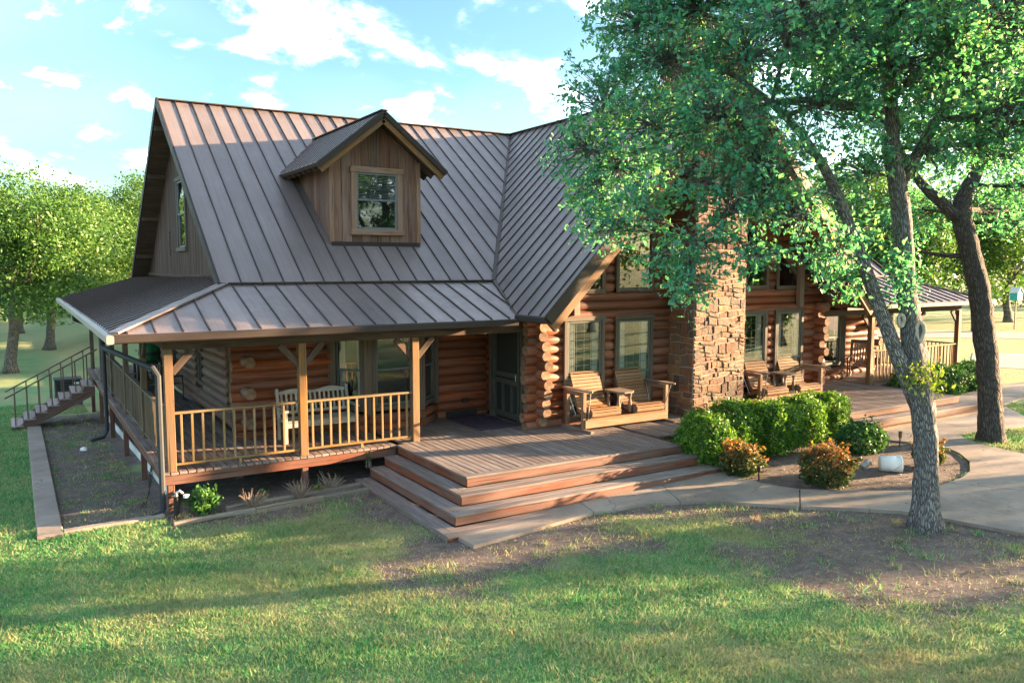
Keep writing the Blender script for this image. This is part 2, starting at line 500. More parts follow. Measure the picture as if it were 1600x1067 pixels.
def stone():
    m = Mat('chimney_stone')
    oi = m.n('ShaderNodeObjectInfo'); r = oi.outputs['Random']
    pos = m.n('ShaderNodeNewGeometry').outputs['Position']
    base = m.ramp(r, [(0.0, (0.125, 0.05, 0.026)), (0.12, (0.20, 0.085, 0.035)), (0.24, (0.06, 0.032, 0.025)), (0.36, (0.16, 0.105, 0.06)), (0.48, (0.14, 0.036, 0.022)), (0.60, (0.085, 0.07, 0.058)), (0.72, (0.235, 0.125, 0.05)), (0.86, (0.10, 0.075, 0.058)), (1.0, (0.185, 0.058, 0.03))])
    off = m.n('ShaderNodeVectorMath', {'operation': 'ADD'}, _0=pos, _1=m.n('ShaderNodeCombineXYZ', None, X=m.math('MULTIPLY', r, 31.0), Y=r, Z=m.math('MULTIPLY', r, 17.0)).outputs[0]).outputs[0]
    n = m.noise(off, 7, 6, 0.68, 0.5)
    n2 = m.noise(off, 24, 4, 0.6)
    col = m.mix(m.rng(n, 0.42, 0.66, 0.0, 0.8), base, (0.06, 0.05, 0.04, 1))
    col = m.mix(m.rng(n2, 0.5, 0.75, 0.0, 0.25), col, (0.22, 0.145, 0.085, 1))
    m.pbr(col, 0.85, m.bump(m.math('ADD', n, m.math('MULTIPLY', n2, 0.5)), 0.9, 0.03))
    return m.m
MAT['stone'] = stone()
MAT['mortar'] = plain('mortar', (0.30, 0.265, 0.225), 0.95, 0, 0.15, 25, 0.5)

def concrete():
    m = Mat('concrete')
    pos = m.n('ShaderNodeNewGeometry').outputs['Position']
    oi = m.n('ShaderNodeObjectInfo')
    n = m.noise(pos, 0.9, 6, 0.65); n2 = m.noise(pos, 9, 5, 0.7); n3 = m.noise(pos, 60, 2, 0.5)
    col = m.ramp(n, [(0.28, (0.12, 0.092, 0.078)), (0.45, (0.205, 0.168, 0.14)), (0.7, (0.30, 0.255, 0.215))])
    col = m.mix(m.rng(n2, 0.48, 0.72, 0, 0.6), col, (0.21, 0.175, 0.15, 1))
    col = m.mix(m.rng(n3, 0.62, 0.75, 0, 0.4), col, (0.2, 0.18, 0.16, 1))
    wp = m.n('ShaderNodeVectorMath', {'operation': 'ADD'}, _0=pos, _1=m.n('ShaderNodeVectorMath', {'operation': 'SCALE'}, _0=m.n('ShaderNodeTexNoise', None, Vector=pos, Scale=2.5, Detail=5.0).outputs[1], Scale=0.7).outputs[0]).outputs[0]
    ve = m.n('ShaderNodeTexVoronoi', {'feature': 'DISTANCE_TO_EDGE'}, Vector=wp, Scale=0.42).outputs[0]
    ckm = m.math('MULTIPLY', m.rng(ve, 0.0, 0.006, 0.75, 0.0), m.rng(n, 0.45, 0.55, 0, 1))
    col = m.mix(ckm, col, (0.05, 0.04, 0.035, 1))
    col = m.n('ShaderNodeHueSaturation', None, Color=col, Value=m.rng(oi.outputs['Random'], 0, 1, 0.9, 1.08)).outputs[0]
    m.pbr(col, 0.88, m.bump(m.math('ADD', n2, n3), 0.25, 0.01))
    return m.m
MAT['concrete'] = concrete()

def earth_cols(m, pos):
    """colour of bare soil and of turf, by position"""
    n1 = m.noise(pos, 0.8, 5, 0.6); n2 = m.noise(pos, 6, 6, 0.7); n3 = m.noise(pos, 42, 3, 0.6)
    soil = m.ramp(n2, [(0.25, (0.045, 0.033, 0.030)), (0.5, (0.105, 0.079, 0.071)), (0.75, (0.205, 0.162, 0.146))])
    soil = m.mix(m.rng(n3, 0.45, 0.7, 0, 0.55), soil, (0.055, 0.038, 0.03, 1))
    soil = m.mix(m.rng(n1, 0.5, 0.7, 0, 0.45), soil, (0.19, 0.14, 0.115, 1))
    return soil, n1, n2, n3
def turf_mix(m, pos, n1, n2, jit):
    d = m.math('ADD', m.math('ADD', m.math('MULTIPLY', n1, 1.0), m.math('MULTIPLY', n2, 0.45)), m.math('MULTIPLY', jit, 0.85))
    return m.ramp(m.rng(d, 0.62, 1.72, 0, 1), [(0.0, (0.03, 0.19, 0.07)), (0.28, (0.065, 0.28, 0.095)), (0.50, (0.15, 0.35, 0.115)), (0.72, (0.31, 0.40, 0.18)), (1.0, (0.54, 0.49, 0.32))])
def ground_mat():
    m = Mat('yard_ground')
    pos = m.n('ShaderNodeNewGeometry').outputs['Position']
    soil, n1, n2, n3 = earth_cols(m, pos)
    turf = turf_mix(m, pos, n1, n2, n3)
    turf = m.mix(0.5, turf, (0.06, 0.055, 0.03, 1))
    at = m.n('ShaderNodeAttribute', {'attribute_name': 'bare'})
    bare = m.rng(m.math('ADD', at.outputs['Fac'], m.math('MULTIPLY', m.math('SUBTRACT', n2, 0.5), 0.9)), 0.35, 0.65, 0, 1)
    dr = m.n('ShaderNodeAttribute', {'attribute_name': 'straw'})
    turf = m.mix(dr.outputs['Fac'], turf, (0.36, 0.27, 0.13, 1))
    col = m.mix(bare, turf, soil)
    m.pbr(col, 0.95, m.bump(m.math('ADD', n2, m.math('MULTIPLY', n3, 0.5)), 0.7, 0.05))
    return m.m
MAT['ground'] = ground_mat()
def soil_mat():
    m = Mat('bed_soil')
    pos = m.n('ShaderNodeNewGeometry').outputs['Position']
    soil, n1, n2, n3 = earth_cols(m, pos)
    m.pbr(soil, 0.97, m.bump(m.math('ADD', n2, m.math('MULTIPLY', n3, 0.7)), 0.9, 0.05))
    return m.m
MAT['soil'] = soil_mat()
def blade_mat():
    m = Mat('grass_blade')
    g = m.n('ShaderNodeNewGeometry')
    pos = g.outputs['Position']
    jit = g.outputs['Random Per Island']
    n1 = m.noise(pos, 0.8, 5, 0.6); n2 = m.noise(pos, 6, 6, 0.7)
    col = turf_mix(m, pos, n1, n2, jit)
    dr = m.n('ShaderNodeAttribute', {'attribute_name': 'straw'})
    col = m.mix(dr.outputs['Fac'], col, (0.40, 0.31, 0.17, 1))
    d = m.n('ShaderNodeBsdfDiffuse', None, Color=col)
    t = m.n('ShaderNodeBsdfTranslucent', None, Color=col)
    mx = m.n('ShaderNodeMixShader', None, Fac=0.4)
    m.set(mx.inputs[1], d.outputs[0]); m.set(mx.inputs[2], t.outputs[0])
    m.t.links.new(mx.outputs[0], m.out.inputs[0])
    return m.m
MAT['blade'] = blade_mat()
def gravel_mat():
    m = Mat('gravel')
    pos = m.n('ShaderNodeNewGeometry').outputs['Position']
    n = m.noise(pos, 0.35, 5, 0.6); n2 = m.noise(pos, 14, 4, 0.7)
    col = m.ramp(n, [(0.3, (0.25, 0.19, 0.165)), (0.7, (0.36, 0.29, 0.26))])
    col = m.mix(m.rng(n2, 0.45, 0.7, 0, 0.4), col, (0.2, 0.16, 0.14, 1))
    m.pbr(col, 0.95, m.bump(n2, 0.5, 0.03))
    return m.m
MAT['gravel'] = gravel_mat()

def litter_mat():
    m = Mat('leaf_litter')
    g = m.n('ShaderNodeNewGeometry')
    col = m.ramp(g.outputs['Random Per Island'], [(0.0, (0.10, 0.055, 0.03)), (0.4, (0.22, 0.13, 0.07)), (0.7, (0.34, 0.24, 0.12)), (1.0, (0.16, 0.12, 0.09))])
    m.pbr(col, 0.9)
    return m.m
MAT['litter'] = litter_mat()
def leaf_mat(name, stops, trans=0.35, clump=0.8, rough=0.45, tcol=(1.25, 1.2, 0.5), top=0.0):
    m = Mat(name)
    g = m.n('ShaderNodeNewGeometry')
    jit = g.outputs['Random Per Island']
    n1 = m.noise(g.outputs['Position'], clump, 3, 0.5)
    f = m.math('ADD', m.math('MULTIPLY', jit, 0.62), m.math('MULTIPLY', m.math('SUBTRACT', n1, 0.3), 0.9))
    if top:
        gz_ = m.n('ShaderNodeSeparateXYZ', None, Vector=m.n('ShaderNodeTexCoord').outputs['Generated']).outputs[2]
        f = m.math('ADD', f, m.math('MULTIPLY', m.math('SUBTRACT', gz_, 0.74), top))
    col = m.ramp(f, stops)
    p = m.n('ShaderNodeBsdfPrincipled', None, Base_Color=col, Roughness=rough)
    p.inputs['Specular IOR Level'].default_value = 0.25
    tc_ = m.mix(1.0, col, C4(tcol), 'MULTIPLY')
    t = m.n('ShaderNodeBsdfTranslucent', None, Color=tc_)
    mx = m.n('ShaderNodeMixShader', None, Fac=trans)
    m.set(mx.inputs[1], p.outputs[0]); m.set(mx.inputs[2], t.outputs[0])
    m.t.links.new(mx.outputs[0], m.out.inputs[0])
    return m.m
MAT['leaf_oak'] = leaf_mat('oak_leaf', [(0.1, (0.036, 0.165, 0.13)), (0.4, (0.075, 0.30, 0.225)), (0.7, (0.14, 0.41, 0.27)), (0.95, (0.33, 0.50, 0.19))], 0.55)
MAT['leaf_far'] = leaf_mat('oak_leaf_far', [(0.1, (0.022, 0.07, 0.020)), (0.4, (0.05, 0.125, 0.03)), (0.7, (0.085, 0.185, 0.045)), (0.95, (0.15, 0.24, 0.06))], 0.36, 0.35)
MAT['leaf_box'] = leaf_mat('boxwood_leaf', [(0.1, (0.025, 0.085, 0.018)), (0.45, (0.06, 0.165, 0.025)), (0.75, (0.14, 0.28, 0.035)), (0.95, (0.26, 0.40, 0.06))], 0.35, 3.0)
MAT['leaf_nandina'] = leaf_mat('nandina_leaf', [(0.1, (0.035, 0.065, 0.022)), (0.35, (0.085, 0.105, 0.035)), (0.55, (0.22, 0.11, 0.04)), (0.75, (0.36, 0.12, 0.045)), (0.95, (0.42, 0.22, 0.07))], 0.35, 4.0, top=0.75)
MAT['leaf_shrub'] = leaf_mat('shrub_leaf', [(0.1, (0.018, 0.06, 0.022)), (0.5, (0.04, 0.125, 0.035)), (0.95, (0.10, 0.22, 0.05))], 0.3, 3.0)
MAT['leaf_sprout'] = leaf_mat('sprout_leaf', [(0.1, (0.09, 0.17, 0.03)), (0.5, (0.2, 0.29, 0.05)), (0.95, (0.36, 0.36, 0.1))], 0.45, 3.0)
MAT['twig_dry'] = leaf_mat('dry_twig', [(0.1, (0.17, 0.12, 0.09)), (0.9, (0.36, 0.28, 0.22))], 0.1, 3.0)

def bark(name, dark, light, scale=1.0):
    m = Mat(name)
    uv = m.n('ShaderNodeUVMap').outputs[0]
    v = m.mapping(uv, (7.0 * scale, 24 * scale, 1))
    dn = m.n('ShaderNodeTexNoise', None, Vector=v, Scale=1.2, Detail=3)
    wv = m.n('ShaderNodeVectorMath', {'operation': 'ADD'}, _0=v, _1=m.n('ShaderNodeVectorMath', {'operation': 'SCALE'}, _0=dn.outputs[1], Scale=0.45).outputs[0]).outputs[0]
    vo = m.n('ShaderNodeTexVoronoi', {'feature': 'DISTANCE_TO_EDGE'}, Vector=wv, Scale=1.0).outputs[0]
    n = m.noise(v, 3, 5, 0.7)
    f = m.math('ADD', m.rng(vo, 0.0, 0.28, 0, 0.8), m.math('MULTIPLY', n, 0.35))
    col = m.ramp(f, [(0.12, dark), (0.5, tuple((a + b) * 0.5 for a, b in zip(dark, light))), (0.95, light)])
    m.pbr(col, 0.95, m.bump(f, 1.0, 0.05))
    return m.m
MAT['bark'] = bark('oak_bark', (0.025, 0.024, 0.025), (0.33, 0.32, 0.31), 1.15)
MAT['bark_dark'] = bark('oak_bark_dark', (0.014, 0.013, 0.012), (0.115, 0.10, 0.088), 0.9)
MAT['bark_far'] = bark('oak_bark_far', (0.05, 0.045, 0.035), (0.22, 0.19, 0.15), 0.6)
def mat_rug():
    m = Mat('doormat_weave')
    pos = m.n('ShaderNodeTexCoord').outputs['Object']
    vo = m.n('ShaderNodeTexVoronoi', {'feature': 'F1'}, Vector=m.mapping(pos, (7, 11, 1)), Scale=1.0)
    n = m.noise(pos, 9, 4, 0.6)
    col = m.ramp(n, [(0.4, (0.018, 0.02, 0.045)), (0.55, (0.035, 0.03, 0.06)), (0.62, (0.16, 0.03, 0.03)), (0.72, (0.03, 0.03, 0.05))])
    m.pbr(col, 0.95, m.bump(n, 0.5, 0.01))
    return m.m
MAT['rug'] = mat_rug()
# ------------------------------------------------------------------ the log house
D = 0.72                                    # porch floor level
H = thing('log_house', 'log house with brown metal roof, dormer, stone chimney and wraparound wooden porch', 'house')
def mx(s, x):
    return x if s == 0 else 2 * XM - x
PITCH = 0.205
RID_Y, RID_Z = 8.4, 8.5
BRK_Y, BRK_Z = 1.67, 3.85
SL = (RID_Z - BRK_Z) / (RID_Y - BRK_Y)
def main_z(y):
    return BRK_Z + (y - BRK_Y) * SL
GS = 1.01                                   # slope of the cross gable
def gab_z(x):
    return RID_Z - abs(x - XM) * GS
EAVE_Y, EAVE_Z = -0.47, 3.13
PS = (BRK_Z - EAVE_Z) / (BRK_Y - EAVE_Y)

def clip(poly, a, b, c):
    """keep the part of a 2D polygon where a*u+b*v<=c"""
    out = []
    n = len(poly)
    for i in range(n):
        p, q = poly[i], poly[(i + 1) % n]
        dp, dq = a * p[0] + b * p[1] - c, a * q[0] + b * q[1] - c
        if dp <= 0:
            out.append(p)
        if (dp < 0 < dq) or (dq < 0 < dp):
            t = dp / (dp - dq)
            out.append((p[0] + (q[0] - p[0]) * t, p[1] + (q[1] - p[1]) * t))
    return out

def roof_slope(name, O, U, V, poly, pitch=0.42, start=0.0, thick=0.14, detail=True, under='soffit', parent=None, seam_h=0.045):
    """a roof plane: slab (part) with standing-seam panels and seams (sub-parts)"""
    O = Vector(O); U = Vector(U).normalized(); V = Vector(V).normalized()
    N = U.cross(V).normalized()
    if N.z < 0:
        N = -N
    P = lambda u, v, h=0.0: O + U * u + V * v + N * h
    g = G()
    g.prism([P(u, v, -thick) for u, v in poly], N * thick)
    slab = g.obj(name, MAT[under], parent or H)
    us = [p[0] for p in poly]
    if not detail:
        g = G()
        g.prism([P(u, v, 0.003) for u, v in poly], N * 0.012)
        g.obj('roof_panel', MAT['roof'], slab)
        return slab
    u = min(us) + start
    if start > 0:
        u -= pitch
    while u < max(us) - 0.01:
        a, b = max(u, min(us)), min(u + pitch, max(us))
        st = clip(clip(poly, -1, 0, -a - 0.002), 1, 0, b - 0.002)
        if len(st) >= 3 and b - a > 0.02:
            g = G()
            pts = [P(q[0], q[1], 0.003) for q in st]
            g.prism(pts, N * 0.012)
            # uv: across the panel
            g.uv = []
            for f in g.f:
                g.uv += [((Vector(g.v[i]) - O).dot(U), (Vector(g.v[i]) - O).dot(V)) for i in f]
            g.obj('roof_panel', MAT['roof'], slab)
        # seam at b
        if b < max(us) - 0.03:
            vs_ = []
            n = len(poly)
            for i in range(n):
                p, q = poly[i], poly[(i + 1) % n]
                if (p[0] - b) * (q[0] - b) < 0:
                    vs_.append(p[1] + (q[1] - p[1]) * (b - p[0]) / (q[0] - p[0]))
            if len(vs_) >= 2 and max(vs_) - min(vs_) > 0.1:
                G().bar(P(b, min(vs_) + 0.01, seam_h / 2), P(b, max(vs_) - 0.01, seam_h / 2), 0.026, seam_h, up=N, c=0.005).obj('roof_seam', MAT['seam'], slab)
        u += pitch
    return slab

# --- roof planes -------------------------------------------------------------
for s in (0, 1):
    sx = 1 if s == 0 else -1
    det = (s == 0)
    # wing front slope (u = distance along the house, v = up the slope)
    k = math.sqrt(1 + SL * SL)
    vtop = (RID_Y - BRK_Y) * k
    VX = XM - (RID_Z - BRK_Z) / GS          # where valley meets the break line
    roof_slope('wing_roof', (mx(s, 0), BRK_Y, BRK_Z), (sx, 0, 0), (0, 1, SL),
               [(1.3, 0), (VX, 0), (XM, vtop), (1.3, vtop)], start=0.0, detail=True)
    roof_slope('wing_roof_rear', (mx(s, 0), 2 * RID_Y - BRK_Y, BRK_Z), (sx, 0, 0), (0, -1, SL),
               [(1.3, 0), (XM, 0), (XM, vtop), (1.3, vtop)], detail=False)
    # cross gable slope (u along y, v up)
    kg = math.sqrt(1 + GS * GS)
    ez = 3.22
    ex = XM - (RID_Z - ez) / GS
    vv = lambda x: (x - ex) * kg
    dx_ = ex
    roof_slope('gable_roof', (mx(s, ex), 0, ez), (0, 1, 0), (sx, 0, GS),
               [(-1.5, 0), (-0.25, 0), (BRK_Y, vv(VX)), (RID_Y, vv(XM)), (-1.5, vv(XM))], start=0.3, detail=True)
    # front porch slope
    kp = math.sqrt(1 + PS * PS)
    vb = (BRK_Y - EAVE_Y) * kp
    px_e = XM - (RID_Z - EAVE_Z) / GS
    roof_slope('porch_roof', (mx(s, 0), EAVE_Y, EAVE_Z), (sx, 0, 0), (0, 1, PS),
               [(-0.78, 0), (px_e + 0.05, 0), (VX, vb), (1.36, vb)], thick=0.1, start=0.2, detail=True)
    # side porch slope
    yb = 2 * RID_Y - EAVE_Y
    LW = 1.8
    ks = math.sqrt(1 + PS * PS)
    roof_slope('side_porch_roof', (mx(s, -0.78), 0, EAVE_Z), (0, 1, 0), (sx, 0, PS),
               [(EAVE_Y, 0), (yb, 0), (yb - 2.14, 2.14 * ks), (2.11, 2.58 * ks), (EAVE_Y, 0)][:4], pitch=0.42 if s == 0 else 0.42, thick=0.1, detail=(s == 0), seam_h=0.04)
    roof_slope('rear_porch_roof', (mx(s, 0), yb, EAVE_Z), (sx, 0, 0), (0, -1, PS),
               [(-0.78, 0), (XM, 0), (XM, vb), (1.36, vb)], thick=0.1, detail=False)
    # caps: ridge, valley, hip, break flashing, rake trim
    N1 = (0, 0, 1)
    g = G(); g.bar((mx(s, 1.27), RID_Y, RID_Z + 0.03), (mx(s, XM), RID_Y, RID_Z + 0.03), 0.22, 0.03)
    g.obj('ridge_cap', MAT['seam'], H)
    if s == 0:
        g = G(); g.bar((XM, RID_Y, RID_Z + 0.035), (XM, -1.53, RID_Z + 0.035), 0.22, 0.03)
        g.obj('ridge_cap', MAT['seam'], H)
    g = G(); g.bar((mx(s, VX), BRK_Y, BRK_Z + 0.05), (mx(s, XM), RID_Y, RID_Z + 0.02), 0.12, 0.035)
    g.bar((mx(s, VX), BRK_Y, BRK_Z + 0.05), (mx(s, px_e + 0.1), EAVE_Y, EAVE_Z + 0.05), 0.12, 0.035)
    g.obj('valley_flashing', MAT['seam'], H)
    g = G(); g.bar((mx(s, 1.3), BRK_Y, BRK_Z + 0.05), (mx(s, VX), BRK_Y, BRK_Z + 0.05), 0.10, 0.03)
    g.obj('break_flashing', MAT['seam'], H)
    g = G(); g.bar((mx(s, -0.78), EAVE_Y, EAVE_Z + 0.045), (mx(s, 1.42), BRK_Y + 0.06, BRK_Z + 0.06), 0.20, 0.035)
    g.obj('hip_cap', MAT['roof'], H)
    g = G()
    for a, b in (((1.28, BRK_Y - 0.02, BRK_Z - 0.03), (1.28, RID_Y, RID_Z - 0.02)), ((1.28, 2 * RID_Y - BRK_Y, BRK_Z - 0.03), (1.28, RID_Y, RID_Z - 0.02))):
        g.bar((mx(s, a[0]), a[1], a[2]), (mx(s, b[0]), b[1], b[2]), 0.05, 0.20)
    g.obj('rake_trim', MAT['gutter'], H)
    # cross-gable rake: dark metal fascia, timber below it
    a = (mx(s, ex - 0.02), -1.525, ez - 0.05); b = (mx(s, XM), -1.525, RID_Z - 0.05)
    G().bar(a, b, 0.05, 0.24).obj('rake_trim', MAT['gutter'], H)
    a = (mx(s, ex + 0.10), -1.44, ez - 0.20); b = (mx(s, XM), -1.44, RID_Z - 0.33)
    G().bar(a, b, 0.10, 0.24).obj('rake_timber', MAT['beam'], H)
    # purlins under the overhang
    for xx in (8.9, 10.6):
        G().bar((mx(s, xx), -1.36, gab_z(xx) - 0.30), (mx(s, xx), 0.05, gab_z(xx) - 0.30), 0.16, 0.22).obj('purlin', MAT['beam'], H)
    # short strut post beneath the rake
    G().bar((mx(s, 8.35), -0.30, 3.16), (mx(s, 8.35), -0.30, gab_z(8.35) - 0.36), 0.16, 0.14, up=(0, 1, 0)).obj('strut', MAT['cedar_grey'], H)
    # gutters and fascia along the eaves
    g = G()
    g.bar((mx(s, -0.778), EAVE_Y - 0.055, EAVE_Z - 0.055), (mx(s, px_e - 0.02), EAVE_Y - 0.055, EAVE_Z - 0.055), 0.11, 0.14, c=0.02)
    g.obj('gutter', MAT['gutter'], H)
    g = G()
    g.bar((mx(s, -0.78 - 0.055), EAVE_Y - 0.112, EAVE_Z - 0.057), (mx(s, -0.78 - 0.055), yb, EAVE_Z - 0.057), 0.11, 0.14, c=0.02)
    g.obj('gutter', MAT['gutter_side'], H)
    g = G()
    g.bar((mx(s, ex - 0.06), -1.5, ez - 0.06), (mx(s, ex - 0.06), -0.42, ez - 0.06), 0.11, 0.13, c=0.02)
    g.obj('gutter', MAT['gutter'], H)
    # porch beams and ceiling
    g = G()
    g.bar((mx(s, -0.0), 0.08, 2.90), (mx(s, 7.2), 0.08, 2.90), 0.10, 0.17)
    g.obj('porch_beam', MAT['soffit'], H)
    g = G()
    g.bar((mx(s, 0.08), 0.14, 2.90), (mx(s, 0.08), 16.7, 2.90), 0.10, 0.17)
    g.obj('porch_beam', MAT['soffit'], H)

# --- interior cores (near-black blocks standing in for unlit room shade behind windows) --------------
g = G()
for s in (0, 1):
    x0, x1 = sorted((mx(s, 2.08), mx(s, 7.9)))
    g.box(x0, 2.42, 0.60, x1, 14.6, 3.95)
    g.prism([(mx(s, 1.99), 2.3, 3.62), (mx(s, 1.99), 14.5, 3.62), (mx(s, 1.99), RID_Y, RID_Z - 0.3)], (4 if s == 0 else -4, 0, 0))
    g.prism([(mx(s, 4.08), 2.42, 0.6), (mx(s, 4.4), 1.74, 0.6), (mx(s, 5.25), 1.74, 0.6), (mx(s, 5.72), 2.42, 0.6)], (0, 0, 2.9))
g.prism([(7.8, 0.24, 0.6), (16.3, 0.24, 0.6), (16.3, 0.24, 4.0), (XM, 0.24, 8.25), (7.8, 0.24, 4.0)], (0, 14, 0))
g.obj('room_shade', MAT['room_shade'], H)

# --- windows ------------------------------------------------------------------
def window(p, ux, n, w, h, casing='casing', fw=0.10, split=0.5, grid=(0, 0), blind=False, curtain=False, sash='sash', sill=True):
    """double-hung window; p = lower-left corner of the casing, ux along, n outwards"""
    p = Vector(p); ux = Vector(ux).normalized(); n = Vector(n).normalized(); uz = Vector((0, 0, 1))
    Q = lambda u, z, d=0.0: p + ux * u + uz * z + n * d
    g = G()
    g.bar(Q(fw / 2, fw, 0), Q(fw / 2, h - fw - 0.002, 0), fw, 0.07, up=n)
    g.bar(Q(w - fw / 2, fw, 0), Q(w - fw / 2, h - fw - 0.002, 0), fw, 0.07, up=n)
    g.bar(Q(-0.02, h - fw / 2, 0.005), Q(w + 0.02, h - fw / 2, 0.005), 0.09, fw, up=uz)
    g.bar(Q(-0.02, fw / 2, 0.01), Q(w + 0.02, fw / 2, 0.01), 0.11 if sill else 0.08, fw, up=uz)
    win = g.obj('window', MAT[casing], H)
    zs = fw + (h - 2 * fw) * split
    for k, (z0, z1, d) in enumerate(((fw, zs + 0.02, -0.02), (zs - 0.02, h - fw, 0.0))):
        g = G(); t = 0.045
        g.bar(Q(fw + t / 2, z0, d), Q(fw + t / 2, z1, d), t, 0.03, up=n)
        g.bar(Q(w - fw - t / 2, z0, d), Q(w - fw - t / 2, z1, d), t, 0.03, up=n)
        g.bar(Q(fw + t, z0 + t / 2, d), Q(w - fw - t, z0 + t / 2, d), 0.028, t, up=uz)
        g.bar(Q(fw + t, z1 - t / 2, d), Q(w - fw - t, z1 - t / 2, d), 0.028, t, up=uz)
        g.obj('sash', MAT[sash], win)
        g = G()
        g.face([Q(fw + 0.02, z0 + 0.02, d - 0.004), Q(w - fw - 0.02, z0 + 0.02, d - 0.004), Q(w - fw - 0.02, z1 - 0.02, d - 0.004), Q(fw + 0.02, z1 - 0.02, d - 0.004)])
        g.obj('pane', MAT['glass'], win)
        if k == 1 and grid[0]:
            g = G()
            for i in range(1, grid[0]):
                u = fw + t + (w - 2 * fw - 2 * t) * i / grid[0]
                g.bar(Q(u, z0 + t, d - 0.011), Q(u, z1 - t, d - 0.011), 0.014, 0.01, up=n, c=0.002)
            for i in range(1, grid[1]):
                z = z0 + t + (z1 - z0 - 2 * t) * i / grid[1]
                g.bar(Q(fw + t, z, d - 0.012), Q(w - fw - t, z, d - 0.012), 0.01, 0.014, up=uz, c=0.002)
            g.obj('muntin', MAT['sash'], win)
        if blind and k == 1:
            g = G()
            z = z0 + 0.05
            while z < z1 - 0.03:
                g.bar(Q(fw + 0.03, z, d - 0.055), Q(w - fw - 0.03, z, d - 0.055), 0.035, 0.003, up=(n * 0.55 + uz).normalized(), c=0.001)
                z += 0.036
            g.obj('blind', MAT['blind'], win)
    if curtain:
        g = G()
        for (u0, u1) in ((fw + 0.02, fw + (w - 2 * fw) * 0.28), (w - fw - (w - 2 * fw) * 0.24, w - fw - 0.02)):
            m_ = 10
            for i in range(m_):
                a, b = u0 + (u1 - u0) * i / m_, u0 + (u1 - u0) * (i + 1) / m_
                da, db = -0.09 + 0.02 * (i % 2), -0.09 + 0.02 * ((i + 1) % 2)
                g.face([Q(a, fw, da), Q(b, fw, db), Q(b, h - fw, db), Q(a, h - fw, da)])
        g.obj('curtain', MAT['curtain'], win)
    return win
def poly_window(pts, n, fw=0.10):
    pts = [Vector(p) for p in pts]; n = Vector(n)
    c = sum(pts, Vector()) / len(pts)
    g = G()
    m_ = len(pts)
    for i in range(m_):
        a, b = pts[i], pts[(i + 1) % m_]
        e = (b - a).normalized(); inn = n.cross(e)
        if inn.dot(c - a) < 0:
            inn = -inn
        g.bar(a + inn * fw / 2 + n * 0.002 * i, b + inn * fw / 2 + n * 0.002 * i, fw, 0.07, up=n)
    win = g.obj('window', MAT['casing'], H)
    g = G(); g.face([p + n * 0.0 for p in pts]); g.obj('pane', MAT['glass'], win)
    return win

WY = -0.22                                   # outer face of the great-room windows
OPEN = [(8.10, 9.22, 0.84, 3.12), (9.52, 10.66, 0.84, 3.10)]
for s in (0, 1):
    for (a, b, z0, z1) in OPEN:
        x0 = min(mx(s, a), mx(s, b))
        window((x0, WY, z0), (1, 0, 0), (0, -1, 0), b - a, z1 - z0, split=0.42, grid=(4, 6), curtain=True)
    poly_window([(mx(s, 9.52), WY, 3.64), (mx(s, 10.66), WY, 3.64), (mx(s, 10.66), WY, 5.75), (mx(s, 9.52), WY, 4.62)], (0, -1, 0))
    poly_window([(mx(s, 7.95), WY, 3.62), (mx(s, 9.22), WY, 3.62), (mx(s, 9.22), WY, 4.85)], (0, -1, 0))
    # bay
    B = [(mx(s, 3.62), 2.10), (mx(s, 4.20), 1.40), (mx(s, 5.42), 1.40), (mx(s, 6.06), 2.06)]
    for i in range(3):
        a, b = Vector((*B[i], 0)), Vector((*B[i + 1], 0))
        if s == 1:
            a, b = b, a
        e = (b - a).normalized(); n = Vector((e.y, -e.x, 0))
        L = (b - a).length
        window(a + e * 0.05 + n * 0.02 + Vector((0, 0, 1.16)), e, n, L - 0.10, 1.74, split=0.5, fw=0.11, curtain=(i == 0))
    # side wall windows
    nx = (-1, 0, 0) if s == 0 else (1, 0, 0)
    for (y0, y1) in ((2.22, 3.25), (5.85, 6.75), (9.5, 10.4)):
        window((mx(s, 1.80), y1, 1.30) if s == 0 else (mx(s, 1.80), y0, 1.30), (0, -1, 0) if s == 0 else (0, 1, 0), nx, y1 - y0, 1.6)
    # gable window
    window((mx(s, 1.76), 8.85, 4.62) if s == 0 else (mx(s, 1.76), 7.55, 4.62), (0, -1, 0) if s == 0 else (0, 1, 0), nx, 1.3, 1.95, casing='casing', fw=0.11, grid=(3, 3), sash='sash_white')

# --- log walls ----------------------------------------------------------------
def log(p0, p1, r, mat='log', n=14):
    p0 = Vector(p0); p1 = Vector(p1)
    L = (p1 - p0).length
    if L < 0.08:
        return
    m_ = max(2, int(L / 0.9) + 1)
    pts = [p0.lerp(p1, i / m_) + Vector((0, 0, rnd.uniform(-0.006, 0.006))) for i in range(m_ + 1)]
    g = G()
    rr = [r * rnd.uniform(0.96, 1.04) for _ in pts]
    e = (p1 - p0).normalized() * 0.006
    pts = [pts[0] - e] + pts + [pts[-1] + e]
    rr = [rr[0] * 0.95] + rr + [rr[-1] * 0.95]
    g.tube(pts, rr, n, 0.012, rnd)
    o = g.obj('log', MAT[mat], H, smooth=True)
    o.data.materials.append(MAT['log_end'])
    o.data.polygons[len(g.f) - 1].material_index = 1
    o.data.polygons[len(g.f) - 2].material_index = 1
def subtract(iv, cuts):
    out = [iv]
    for c0, c1 in cuts:
        nn = []
        for a, b in out:
            if c1 <= a or c0 >= b:
                nn.append((a, b))
            else:
                if c0 > a: nn.append((a, c0))
                if c1 < b: nn.append((c1, b))
        out = nn
    return out
RAD = 0.114
